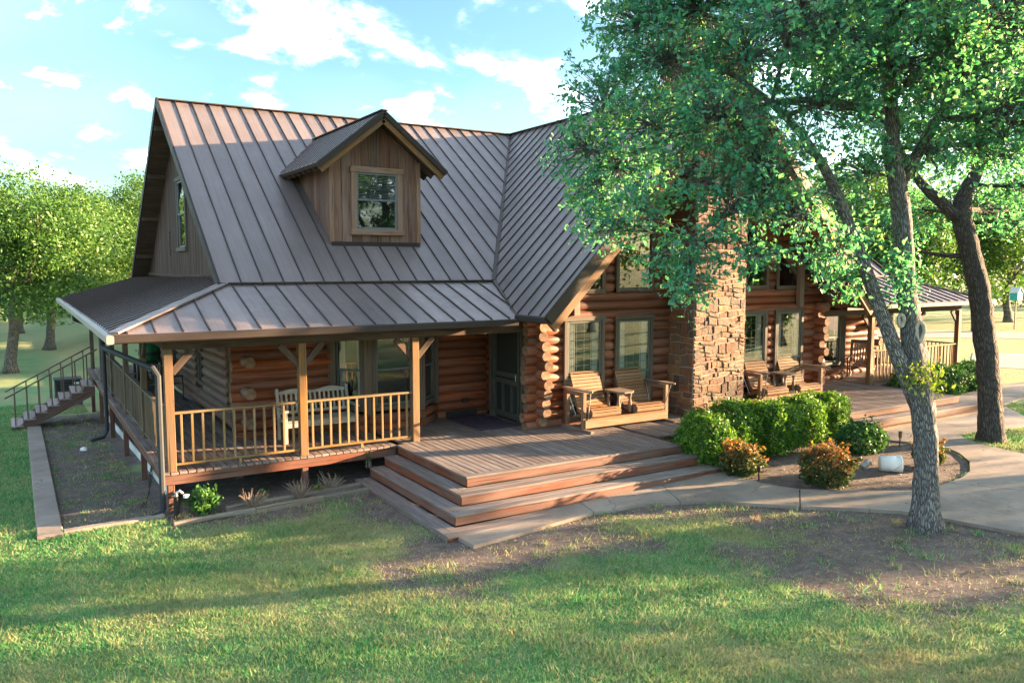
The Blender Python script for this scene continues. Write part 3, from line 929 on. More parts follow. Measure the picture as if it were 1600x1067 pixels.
for s in (0, 1):
    lm = 'log'
    z = D + 0.06
    k = 0
    while z < 3.2:
        # great room front: half wall up to the chimney centre
        cuts = [(a, b) for a, b, z0, z1 in OPEN if z0 < z + 0.05 and z - 0.05 < z1]
        ext = rnd.uniform(0.30, 0.42)
        if z < 3.05:
            for a, b in subtract((7.5 - ext, 11.6), cuts):
                log((mx(s, a), -0.10, z), (mx(s, b), -0.10, z), RAD)
        # great room side wall, protruding ends towards the front
        zy = z + PITCH / 2
        ext = rnd.uniform(0.20, 0.44)
        cuts = [(0.30, 1.62)] if zy < 2.95 else []
        for a, b in subtract((-0.10 - ext, 2.1), cuts):
            log((mx(s, 7.5), a, zy), (mx(s, 7.5), b, zy), RAD)
        # wing front wall
        for a, b in subtract((1.8 - rnd.uniform(0.24, 0.3), 7.42), [(3.60, 6.10)]):
            log((mx(s, a), 2.05, z), (mx(s, b), 2.05, z), RAD)
        # wing side wall
        cuts = [(2.22, 3.25), (5.85, 6.75), (9.5, 10.4)] if 1.25 < zy < 2.95 else []
        ext = rnd.uniform(0.36, 0.48) if k % 3 == 1 else 0.0
        for a, b in subtract((2.05 - ext, 14.8), cuts):
            log((mx(s, 1.8), a, zy), (mx(s, 1.8), b, zy), RAD, 'log_side')
        # bay below and above its windows
        if z < 1.15 or z > 2.95:
            B = [(3.62, 2.05), (4.20, 1.40), (5.42, 1.40), (6.06, 2.05)]
            for i in range(3):
                log((mx(s, B[i][0]), B[i][1] + 0.03, z), (mx(s, B[i + 1][0]), B[i + 1][1] + 0.03, z), RAD)
        z += PITCH
        k += 1
    # bay corner posts
    for q in ((4.20, 1.40), (5.42, 1.40), (3.62, 2.02), (6.06, 2.02)):
        g = G(); g.bar((mx(s, q[0]), q[1] - 0.01, 1.1), (mx(s, q[0]), q[1] - 0.01, 2.98), 0.17, 0.17, up=(0.5, 1, 0))
        g.obj('corner_post', MAT['casing'], H)
    # gable logs above the plate
    z = 3.14
    while z < 8.0:
        lim = (8.5 - 0.22 - z) / GS - 0.05
        xa = XM - lim
        cuts = []
        if 3.60 < z < 5.75:
            cuts.append((max(9.52, 9.52 + (z - 4.62) / 0.99), 10.66))
        if 3.58 < z < 4.85:
            cuts.append((7.9 + (z - 3.62), 9.22))
        for a, b in subtract((max(xa, 7.3), 11.6), cuts):
            log((mx(s, a), -0.10 - (0.05 if z < 3.3 else 0), z), (mx(s, b), -0.10 - (0.05 if z < 3.3 else 0), z), RAD)
        z += PITCH
    # wall heads behind the porch roof
    for y_, x0, x1 in ((2.05, 1.8, 7.5),):
        for z in (3.24, 3.44, 3.64):
            log((mx(s, x0), y_, z), (mx(s, x1), y_, z), RAD)

# --- screen doors into the great room -----------------------------------------
for s in (0, 1):
    n = -1 if s == 0 else 1
    X = mx(s, 7.5) + n * 0.13
    g = G()
    for y in (0.27, 1.65):
        g.bar((X, y, D), (X, y, 2.92), 0.14, 0.07, up=(0, 1, 0))
    g.bar((X + n * 0.003, 0.20, 2.99), (X + n * 0.003, 1.72, 2.99), 0.07, 0.14)
    door = g.obj('door', MAT['casing'], H)
    g = G()
    X2 = X + n * 0.005
    for y in (0.42, 1.50):
        g.bar((X2, y, D + 0.02), (X2, y, 2.90), 0.05, 0.11, up=(1, 0, 0))
    for z in (D + 0.14, 1.62, 1.78, 2.83):
        g.bar((X2, 0.46, z), (X2, 1.46, z), 0.045, 0.12)
    for y in (0.76, 1.14):
        g.bar((X2 - n * 0.004, y, D + 0.2), (X2 - n * 0.004, y, 1.56), 0.04, 0.07, up=(1, 0, 0))
    g.obj('screen_door_frame', MAT['door'], door)
    G().box(min(X - n * 0.03, X - n * 0.026), 0.33, D + 0.02, max(X - n * 0.03, X - n * 0.026), 1.6, 2.9, c=0.0005).obj('screen', MAT['screen'], door)
    G().tube([(X2 + n * 0.06, 0.50, 1.68), (X2 + n * 0.06, 0.50, 1.82)], 0.012, 6).obj('handle', MAT['steel'], door)

# --- chimney ------------------------------------------------------------------
CX0, CX1, CY0, CY1, CZ1 = 11.22, 12.88, -1.0, 0.2, 9.7
g = G(); g.box(CX0, CY0, 0.05, CX1, CY1, CZ1, c=0.01)
chim = g.obj('chimney', MAT['mortar'], H)
def stones(w, h, nseed, rng, asp=1.6):
    """roughly coursed rubble filling a w x h face: blocky, uneven, some courses split"""
    size = math.sqrt(w * h / nseed)
    ph = [rng.uniform(0, 6.28) for _ in range(4)]
    def jig(x, y, k):
        return 0.034 * math.sin(x * 4.3 + y * 7.1 + ph[k]) + 0.014 * math.sin(x * 11.0 - y * 3.0 + ph[(k + 1) % 4])
    out = []
    y = 0.0
    while y < h - 0.02:
        rh = min(size / math.sqrt(asp) * rng.choice((0.55, 0.75, 0.95, 1.2, 1.7)), h - y)
        if h - y - rh < 0.06:
            rh = h - y
        y1 = y + rh
        bot = lambda x, y=y: 0 if y <= 0 else min(h, max(0, y + jig(x, y, 0)))
        top = lambda x, y1=y1: h if y1 >= h else min(h, max(0, y1 + jig(x, y1, 0)))
        x = 0.0
        while x < w - 0.01:
            sw_ = size * math.sqrt(asp) * rng.uniform(0.35, 1.65)
            x1 = x + sw_
            if w - x1 < 0.09:
                x1 = w
            s0 = 0 if x <= 0 else rng.uniform(-0.03, 0.03); s1 = 0 if x1 >= w else rng.uniform(-0.03, 0.03)
            xa, xb = x, min(x1, w)
            def quad(lo, hi):
                m_ = (xa + xb) / 2 + rng.uniform(-0.04, 0.04)
                return [(xa, lo(xa)), (m_, lo(m_)), (xb, lo(xb)), (xb, (lo(xb) + hi(xb)) / 2), (xb, hi(xb)), (m_, hi(m_)), (xa, hi(xa)), (xa, (lo(xa) + hi(xa)) / 2)]
            if rh > size * 0.75 and rng.random() < 0.42:
                f0 = rng.uniform(0.38, 0.62); tl = rng.uniform(-0.25, 0.25)
                mid = lambda q: bot(q) + (top(q) - bot(q)) * (f0 + tl * ((q - xa) / (xb - xa) - 0.5))
                out.append(quad(bot, mid)); out.append(quad(mid, top))
            else:
                out.append(quad(bot, top))
            x = xb
        y = y1
    return out
def stone_mesh(poly, P, n, rng, cx):
    cxm = sum(q[0] for q in poly) / len(poly); cym = sum(q[1] for q in poly) / len(poly)
    def inset(d, j=0.0):
        r = []
        for q in poly:
            dx_, dy_ = q[0] - cxm, q[1] - cym
            sx_ = max(0.0, abs(dx_) - d) * (1 if dx_ > 0 else -1); sy_ = max(0.0, abs(dy_) - d) * (1 if dy_ > 0 else -1)
            r.append((cxm + sx_ + rng.uniform(-j, j), cym + sy_ + rng.uniform(-j, j)))
        return r
    dep = rng.uniform(0.012, 0.046)
    tx, ty = rng.uniform(-0.05, 0.05), rng.uniform(-0.05, 0.05)
    a, b, c = inset(0.008, 0.004), inset(0.012, 0.004), inset(0.03, 0.008)
    g = G()
    r0 = [P(u, v, -0.01) for u, v in a]
    r1 = [P(u, v, dep * 0.7) for u, v in b]
    r2 = [P(u, v, dep + (u - cxm) * tx + (v - cym) * ty + rng.uniform(-0.004, 0.004)) for u, v in c]
    g.ring([r0, r1, r2])
    return g
rs = random.Random(11)
HS = 3.9
for poly in stones(CX1 - CX0, HS, 125, rs, 1.55):
    stone_mesh(poly, lambda u, v, d: Vector((CX0 + u, CY0 - d, 0.7 + v)), None, rs, 0).obj('stone', MAT['stone'], chim)
for poly in stones(CY1 - CY0, HS, 70, rs, 1.45):
    stone_mesh(poly, lambda u, v, d: Vector((CX0 - d, CY1 - u, 0.7 + v)), None, rs, 0).obj('stone', MAT['stone'], chim)
g = G()
HS = CZ1 - 0.15
for poly in stones(CY1 - CY0, HS, 150, rs):
    q = stone_mesh(poly, lambda u, v, d: Vector((CX1 + d, CY0 + u, 0.1 + v)), None, rs, 0)
    b = len(g.v); g.v += q.v; g.f += [tuple(i + b for i in f) for f in q.f]; g.uv += q.uv
for face, w_ in ((0, CX1 - CX0), (1, CY1 - CY0)):
    for poly in stones(w_, CZ1 - 4.65, 150 if face == 0 else 90, rs):
        fn = (lambda u, v, d: Vector((CX0 + u, CY0 - d, 4.61 + v))) if face == 0 else (lambda u, v, d: Vector((CX0 - d, CY1 - u, 4.61 + v)))
        q = stone_mesh(poly, fn, None, rs, 0)
        b = len(g.v); g.v += q.v; g.f += [tuple(i + b for i in f) for f in q.f]; g.uv += q.uv
for poly in stones(CX1 - CX0, HS, 60, rs):
    q = stone_mesh(poly, lambda u, v, d: Vector((CX0 + u, CY1 + d, 0.1 + v)), None, rs, 0)
    b = len(g.v); g.v += q.v; g.f += [tuple(i + b for i in f) for f in q.f]; g.uv += q.uv
o = g.obj('upper_stones', MAT['stone'], chim); o['kind'] = 'stuff'
G().box(CX0 - 0.09, CY0 - 0.09, CZ1, CX1 + 0.09, CY1 + 0.09, CZ1 + 0.12).obj('chimney_cap', MAT['concrete'], chim)

# --- wing gable siding ----------------------------------------------------------
for s in (0, 1):
    nx = -1 if s == 0 else 1
    g = G(); g.bar((mx(s, 1.74), 2.2, 3.98), (mx(s, 1.74), 14.6, 3.98), 0.05, 0.10)
    sid = g.obj('gable_siding', MAT['siding_shaded'], H)
    y = 2.3
    while y < 14.5:
        y2 = y + 0.19
        zt = lambda q: RID_Z - abs(q - RID_Y) * SL - 0.16
        z0 = 3.94
        segs = [(z0, None)]
        if y2 > 7.55 and y < 8.85:
            segs = [(z0, 4.62), (6.57, None)]
        for a, b in segs:
            ta = zt(y) if b is None else b; tb = zt(y2 - 0.012) if b is None else b
            if min(ta, tb) - a < 0.05:
                continue
            d = rnd.uniform(0, 0.008)
            X = mx(s, 1.80 - d)
            pts = [(X, y, a), (X, y2 - 0.012, a), (X, y2 - 0.012, tb)] + ([(X, RID_Y, zt(RID_Y))] if y < RID_Y < y2 and b is None else []) + [(X, y, ta)]
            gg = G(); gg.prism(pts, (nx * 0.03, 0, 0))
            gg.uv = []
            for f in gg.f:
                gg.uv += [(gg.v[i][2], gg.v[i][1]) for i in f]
            gg.obj('siding_board', MAT['siding_shaded'], sid)
        y = y2
    if s == 0:
        # louvred vent beside the gable window
        g = G()
        for i in range(8):
            g.bar((1.745, 10.2, 4.55 + i * 0.09), (1.745, 10.45, 4.55 + i * 0.09), 0.03, 0.02, up=(-0.6, 0, 1))
        g.obj('vent', MAT['casing'], H)
# soffit lookouts under the main rake
for s in (0, 1):
    for y in (3.0, 4.6, 6.2, 7.8, 9.0, 10.6, 12.2, 13.8):
        z = RID_Z - abs(y - RID_Y) * SL - 0.22
        G().bar((mx(s, 1.30), y, z), (mx(s, 1.78), y, z), 0.07, 0.12).obj('lookout', MAT['soffit'], H)

# --- dormer --------------------------------------------------------------------
DX0, DX1, DY, DC = 4.0, 6.08, 2.9, 5.04
DRZ, DEZ = 7.62, 6.42
DS = (DRZ - DEZ) / 1.5
DZ0 = main_z(DY)
def dorm_z(x):
    return DRZ - abs(x - DC) * DS
g = G()
g.box(DX0 + 0.06, DY + 0.13, DZ0 - 0.1, DX1 - 0.06, DY + 2.6, 6.5)
dorm = g.obj('dormer', MAT['room_shade'], H)  # dark core stands in for the unlit room behind the dormer window
def vboard(pts, off, par, mat, vert=True):
    gg = G(); gg.prism(pts, off); gg.uv = []
    for f in gg.f:
        gg.uv += [(gg.v[i][2], gg.v[i][0] + gg.v[i][1]) for i in f]
    return gg.obj('siding_board', MAT[mat], par)
x = DX0
nb = 9
bw = (DX1 - DX0) / nb
wx0, wx1, wz0, wz1 = 4.43, 5.67, 4.93, 6.45
for i in range(nb):
    a, b = x + 0.004, x + bw - 0.004
    d = rnd.uniform(0, 0.012)
    segs = [(DZ0, None)]
    if b > wx0 + 0.06 and a < wx1 - 0.06:
        segs = [(DZ0, wz0 + 0.03), (wz1 - 0.03, None)]
    for z0, z1 in segs:
        ta, tb = (dorm_z(a) - 0.12, dorm_z(b) - 0.12) if z1 is None else (z1, z1)
        pts = [(a, DY - d, z0), (b, DY - d, z0), (b, DY - d, tb)] + ([(DC, DY - d, dorm_z(DC) - 0.12)] if a < DC < b and z1 is None else []) + [(a, DY - d, ta)]
        vboard(pts, (0, 0.03, 0), dorm, 'siding')
    x += bw
for X, off in ((DX0, 0.03), (DX1, -0.03)):
    y = DY + 0.035
    while main_z(y) < dorm_z(DX0) - 0.1:
        y2 = y + 0.2
        za, zb = main_z(y) - 0.02, main_z(y2 - 0.01) - 0.02
        top = dorm_z(DX0) - 0.1
        pts = [(X, y, za), (X, y2 - 0.01, min(zb, top)), (X, y2 - 0.01, top), (X, y, top)]
        if top - zb < 0.02:
            pts = [(X, y, za), (X, y + (top - za) / SL, top), (X, y, top)]
        vboard(pts, (off, 0, 0), dorm, 'siding')
        y = y2
G().bar((DX0 - 0.03, DY - 0.04, DZ0 + 0.03), (DX1 + 0.03, DY - 0.04, DZ0 + 0.03), 0.05, 0.09).obj('flashing', MAT['gutter'], dorm)
for X in (DX0 - 0.012, DX1 + 0.012):
    g = G(); g.bar((X, DY - 0.02, DZ0 + 0.06), (X, DY - 0.02, dorm_z(DX0) - 0.16), 0.10, 0.06, up=(0, 1, 0)); g.obj('corner_board', MAT['casing_dormer'], dorm)
window((wx0, DY - 0.05, wz0), (1, 0, 0), (0, -1, 0), wx1 - wx0, wz1 - wz0, casing='casing_dormer', fw=0.13, split=0.52, grid=(3, 3), blind=True, sash='sash_white')
yf = 2.35
def ym(z):
    return BRK_Y + (z - BRK_Z) / SL
kd = math.sqrt(1 + DS * DS)
for sgn in (1, -1):
    O = (DC - sgn * 1.5, 0, DEZ)
    roof_slope('dormer_roof', O, (0, 1, 0), (sgn, 0, DS), [(yf, 0), (ym(DEZ) + 0.1, 0), (ym(DRZ) + 0.15, 1.5 * kd), (yf, 1.5 * kd)], pitch=0.30, thick=0.07, start=0.15, seam_h=0.03)
    a = (DC - sgn * 1.52, yf - 0.02, DEZ - 0.06); b = (DC, yf - 0.02, DRZ - 0.04)
    G().bar(a, b, 0.04, 0.12).obj('rake_trim', MAT['gutter'], H)
    G().bar((DC - sgn * 1.46, yf + 0.045, DEZ - 0.14), (DC, yf + 0.045, DRZ - 0.17), 0.05, 0.15).obj('rake_timber', MAT['beam'], H)
    for j in range(8):
        y = yf + 0.2 + j * 0.38
        if main_z(y) > DEZ - 0.1:
            break
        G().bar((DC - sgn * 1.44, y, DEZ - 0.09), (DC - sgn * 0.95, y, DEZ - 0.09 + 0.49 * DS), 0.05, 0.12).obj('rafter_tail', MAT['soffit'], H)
G().bar((DC, yf - 0.03, DRZ + 0.025), (DC, ym(DRZ) + 0.1, DRZ + 0.025), 0.16, 0.025).obj('ridge_cap', MAT['seam'], H)
# ------------------------------------------------------------------ porch floors, posts, railings, steps (parts of the house)
BW = 0.14
_bm = {}
def board_mesh(L, mat='deck', w=BW - 0.018, t=0.04):
    key = (round(L, 2), mat, w)
    if key not in _bm:
        g = G(); g.bar((0, 0, 0), (0, L, 0), w, t, c=0.005)
        _bm[key] = g.mesh('deck_board', MAT[mat])
    return _bm[key]
def deck_boards(par, x0, x1, y0, y1, mat='deck', cut=None):
    n = int(round((x1 - x0) / BW)); w = (x1 - x0) / n
    for i in range(n):
        x = x0 + (i + 0.5) * w
        ya, yb = y0, y1
        if cut:
            yb = cut(x)
        segs = []
        L = yb - ya
        if L > 5:
            k = rnd.choice((2.4, 3.6, 4.4)); y = ya
            while y < yb:
                segs.append((y, min(y + k, yb))); y += k; k = 4.8
        else:
            segs = [(ya, yb)]
        for a, b in segs:
            if b - a > 0.05:
                place('deck_board', board_mesh(b - a - 0.004, mat), par, (x, a, D - 0.02 + rnd.uniform(-0.002, 0.002)))
for s in (0, 1):
    yF = -2.94 if s == 0 else -2.55          # front edge of the step landing
    xL, xR = (4.2, 9.12) if s == 0 else (4.5, 9.2)
    X = lambda x: mx(s, x)
    # framing
    g = G()
    def rim(a, b, z0=0.50, z1=0.675, t=0.04):
        g.bar((X(a[0]), a[1], (z0 + z1) / 2), (X(b[0]), b[1], (z0 + z1) / 2), t, z1 - z0)
    rim((-0.05, 0.0), (xL, 0.0))
    rim((-0.05, 0.03), (-0.05, 16.9))
    for y in (0.5, 1.0, 1.6):
        rim((0.0, y), (4.1, y))
    for xx, yy in ((0.05, 0.06), (2.38, 0.06), (0.02, 3.25), (0.02, 6.4), (0.02, 9.6), (0.02, 12.8), (0.02, 16.0), (1.6, 1.8), (3.9, 1.8)):
        zz_ = g1(X(xx), yy) if s == 0 else 0.3
        g.bar((X(xx), yy, zz_ - 0.15), (X(xx), yy, 0.66), 0.11, 0.11, up=(0, 1, 0))
    deck = g.obj('porch_deck', MAT['riser'], H)
    a0, a1 = sorted((X(-0.10), X(1.72)))
    b0, b1 = sorted((X(1.72), X(xL)))
    c0, c1 = sorted((X(xL + 0.15), X(xR - 0.15)))
    d0, d1 = sorted((X(xR), X(11.2)))
    if s == 0:
        deck_boards(deck, a0, a1, -0.06, 17.0)
    else:
        deck_boards(deck, a0, a1, -0.06, 4.9)
        deck_boards(deck, a0, a1, 4.904, 9.7)
    deck_boards(deck, b0, b1, -0.06, 2.05)
    deck_boards(deck, c0, c1, yF + 0.15, 2.05, 'deck_grey' if s == 0 else 'deck', cut=lambda x: 2.05 if (mx(s, x) < 7.42) else -0.02)
    deck_boards(deck, d0, d1, -2.2, -0.02, 'deck_grey' if s == 0 else 'deck')
    # picture-frame border of the landing with risers and treads below it
    stp = (0.36, 0.36, 0.34) if s == 0 else (0.40,)
    nstep = 3 if s == 0 else 1
    g = G()
    def band(par, name, mat, x0, x1, y, z, wd, t=0.04, ret0=None):
        gg = G(); gg.bar((X(x0), y + wd / 2, z - t / 2), (X(x1), y + wd / 2, z - t / 2), wd, t); return gg.obj(name, MAT[mat], par)
    dmat = 'deck_grey'
    band(deck, 'deck_board', dmat, xL, xR, yF, D + 0.002, 0.144)
    gg = G(); gg.bar((X(xL + 0.07), yF + 0.148, D - 0.018), (X(xL + 0.07), -0.07, D - 0.018), 0.144, 0.04); gg.obj('deck_board', MAT[dmat], deck)
    if s == 1:
        gg = G(); gg.bar((X(xR - 0.07), yF + 0.148, D - 0.018), (X(xR - 0.07), -1.5, D - 0.018), 0.144, 0.04); gg.obj('deck_board', MAT[dmat], deck)
    steps = None
    xa, ya, zt = xL, yF, D
    rw = 0.30
    g = G()
    g.bar((X(xL + 0.02), yF + 0.03, D - 0.11), (X(xR), yF + 0.03, D - 0.11), 0.03, 0.135)
    steps = g.obj('front_steps', MAT['riser'], H)
    if s == 0 or True:
        gg = G(); gg.bar((X(xL + 0.03), yF + 0.05, D - 0.11), (X(xL + 0.03), -0.05, D - 0.11), 0.03, 0.135); gg.obj('riser', MAT['riser'], steps)
        gg = G(); gg.bar((X(xR - 0.03), yF + 0.05, D - 0.2), (X(xR - 0.03), -1.6, D - 0.2), 0.03, 0.36); gg.obj('riser', MAT['riser'], steps)
    for k in range(nstep):
        yprev = yF - sum(stp[:k]); ynew = yprev - stp[k]
        xprev = xL - 0.30 * k; xnew = xprev - 0.30
        z = D - 0.18 * (k + 1)
        last = (s == 0 and k == 2)
        if last:
            z = 0.17
        xr = xR + 0.16 * (k + 1) if s == 0 else xR
        bw2 = stp[k] / 2
        for j in range(2):
            yy = ynew + bw2 * (j + 0.5)
            gg = G(); gg.bar((X(xnew + 0.15 * j + 0.001), yy, z - 0.02), (X(xr), yy, z - 0.02), bw2 - 0.006, 0.04); gg.obj('tread', MAT['deck_grey'], steps)
            xx = xnew + 0.15 * (j + 0.5)
            gg = G(); gg.bar((X(xx), ynew + bw2 * (j + 1) + 0.004, z - 0.02), (X(xx), -0.12, z - 0.02), 0.144, 0.04); gg.obj('tread', MAT['deck_grey'], steps)
        hh = 0.135 if not last else 0.12
        gg = G(); gg.bar((X(xnew + 0.02), ynew + 0.025, z - 0.04 - hh / 2), (X(xr - 0.01), ynew + 0.025, z - 0.04 - hh / 2), 0.03, hh); gg.obj('riser', MAT['riser'], steps)
        gg = G(); gg.bar((X(xnew + 0.025), ynew + 0.042, z - 0.04 - hh / 2), (X(xnew + 0.025), -0.13, z - 0.04 - hh / 2), 0.03, hh); gg.obj('riser', MAT['riser' if not last else 'deck'], steps)
        gg = G(); gg.bar((X(xr - 0.02), ynew + 0.05, z - 0.12), (X(xr - 0.02), yprev + 0.05, z - 0.12), 0.03, 0.16); gg.obj('riser', MAT['riser'], steps)
    if s == 1:
        gg = G(); gg.bar((X(xL - 0.2), yF - 0.66, 0.41), (X(xR), yF - 0.66, 0.41), 0.14, 0.09); gg.obj('tread', MAT['cedar'], steps)

    # posts with braces
    ps = [(0.08, 0.08), (2.38, 0.08), (4.66, 0.08)] + [(0.08, y) for y in (3.25, 6.4, 9.6, 12.8, 16.4)]
    for i, (a, b) in enumerate(ps):
        main = i < 3
        pw = 0.145 if main else 0.12
        g = G(); g.bar((X(a), b, D + 0.001), (X(a), b, 2.82), pw, pw, up=(0, 1, 0), c=0.008)
        post = g.obj('porch_post', MAT['post' if main else 'rail_dark'], H)
        for sg in (-1, 1):
            dx, dy = (sg, 0) if main else (0, sg)
            if i == 0 and sg < 0: continue
            gg = G(); gg.bar((X(a + dx * 0.06), b + dy * 0.06, 2.42), (X(a + dx * 0.40), b + dy * 0.40, 2.80), 0.06, 0.12, up=(0, 0, 1)); gg.obj('brace', MAT['soffit'], post)
    # railings
    bal = G().bar((0, 0, 0), (0, 0, 0.87), 0.038, 0.038, up=(0, 1, 0), c=0.004).mesh('baluster', MAT['rail'])
    bald = G().bar((0, 0, 0), (0, 0, 0.87), 0.04, 0.04, up=(0, 1, 0), c=0.004).mesh('baluster', MAT['rail_dark'])
    def railing(p, q, nb, mat, bmesh_):
        p = Vector(p); q = Vector(q)
        g = G()
        g.bar(p + Vector((0, 0, D + 1.0)), q + Vector((0, 0, D + 1.0)), 0.09, 0.04)
        rl = g.obj('railing', MAT[mat], H)
        gg = G(); gg.bar(p + Vector((0, 0, D + 0.11)), q + Vector((0, 0, D + 0.11)), 0.07, 0.04); gg.obj('bottom_rail', MAT[mat], rl)
        gg = G(); m_ = p.lerp(q, 0.5); gg.bar(m_ + Vector((0, 0, D)), m_ + Vector((0, 0, D + 0.09)), 0.05, 0.05, up=(0, 1, 0)); gg.obj('block', MAT[mat], rl)
        for i in range(nb):
            c = p.lerp(q, (i + 0.6) / (nb + 0.2))
            place('baluster', bmesh_, rl, (c.x, c.y, D + 0.12))
    railing((X(0.155), 0.08, 0), (X(2.305), 0.08, 0), 12, 'rail', bal)
    railing((X(2.455), 0.08, 0), (X(4.585), 0.08, 0), 12, 'rail', bal)
    ys = [0.08, 3.25, 6.4, 9.6, 12.8]
    for a, b in zip(ys[:-1], ys[1:]):
        railing((X(0.08), a + 0.07, 0), (X(0.08), b - 0.07, 0), 22, 'rail_dark', bald)

# --- side staircase --------------------------------------------------------------
SY0, SY1 = 13.0, 14.5
n = 7
x_top, x_bot = -0.12, -2.36
zb = g1(-2.3, 13.7)
G().bar((x_top - 0.03, SY0 + 0.08, D - 0.13), (x_top - 0.03, SY1 - 0.0, D - 0.13), 0.04, 0.16).obj('ledger', MAT['stair_dark'], H)
stair = None
for y in (SY0 + 0.03, SY1 - 0.03):
    g = G()
    g.prism([(x_top, y, D - 0.05), (x_bot + 0.1, y, zb + 0.10), (x_bot + 0.35, y, zb - 0.02), (x_top, y, D - 0.42)], (0, 0.04, 0))
    if stair is None:
        stair = g.obj('side_stairs', MAT['stair_dark'], H)
    else:
        g.obj('stringer', MAT['stair_dark'], stair)
for i in range(n):
    f = (i + 0.5) / n
    x0 = x_bot + (x_top - x_bot) * i / n
    z = zb + 0.05 + (D - zb - 0.05) * (i + 0.55) / (n + 0.3)
    for j in range(2):
        gg = G(); gg.bar((x0 + 0.08 + j * 0.158, SY0 - 0.03, z), (x0 + 0.08 + j * 0.158, SY1 + 0.03, z), 0.15, 0.04); gg.obj('tread', MAT['stair_grey'], stair)
    gg = G(); gg.bar((x0 + 0.02, SY0 + 0.08, z - 0.10), (x0 + 0.02, SY1 - 0.08, z - 0.10), 0.02, 0.15); gg.obj('riser', MAT['stair_dark'], stair)
for y in (SY0, SY1):
    g = G()
    p0, p1 = Vector((x_bot - 0.12, y, zb + 1.0)), Vector((x_top + 0.1, y, D + 0.98))
    g.tube([p0, p1], 0.024, 8)
    hr = g.obj('handrail', MAT['rail_metal'], H)
    for i in range(n):
        x = x_bot + 0.12 + (x_top - x_bot) * i / n
        t = (x - p0.x) / (p1.x - p0.x)
        zt_ = p0.z + (p1.z - p0.z) * t
        z_ = zb + 0.05 + (D - zb - 0.05) * (i + 0.55) / (n + 0.3)
        gg = G(); gg.bar((x, y, z_ - 0.05), (x, y, zt_), 0.035, 0.035, up=(0, 1, 0)); gg.obj('baluster', MAT['rail_metal'], hr)

# --- downspouts ---------------------------------------------------------------------
g = G()
zc = g1(-0.1, -0.1)
g.tube([(-0.80, 1.35, 2.98), (-0.80, 1.30, 2.80), (-0.16, 0.02, 2.52), (-0.10, -0.06, 2.40), (-0.10, -0.06, 0.12), (-0.16, -0.12, 0.06), (-0.3, -0.2, 0.04)], 0.05, 8)
g.obj('downspout', MAT['spout'], H)
g = G()
zc = g1(-0.4, 9.2)
g.tube([(-0.80, 9.3, 2.98), (-0.80, 9.3, 2.85), (-0.14, 9.3, 2.55), (-0.14, 9.3, zc + 0.25), (-0.22, 9.28, zc + 0.1), (-0.55, 9.2, zc + 0.03)], 0.05, 8)
g.obj('downspout', MAT['spout'], H)
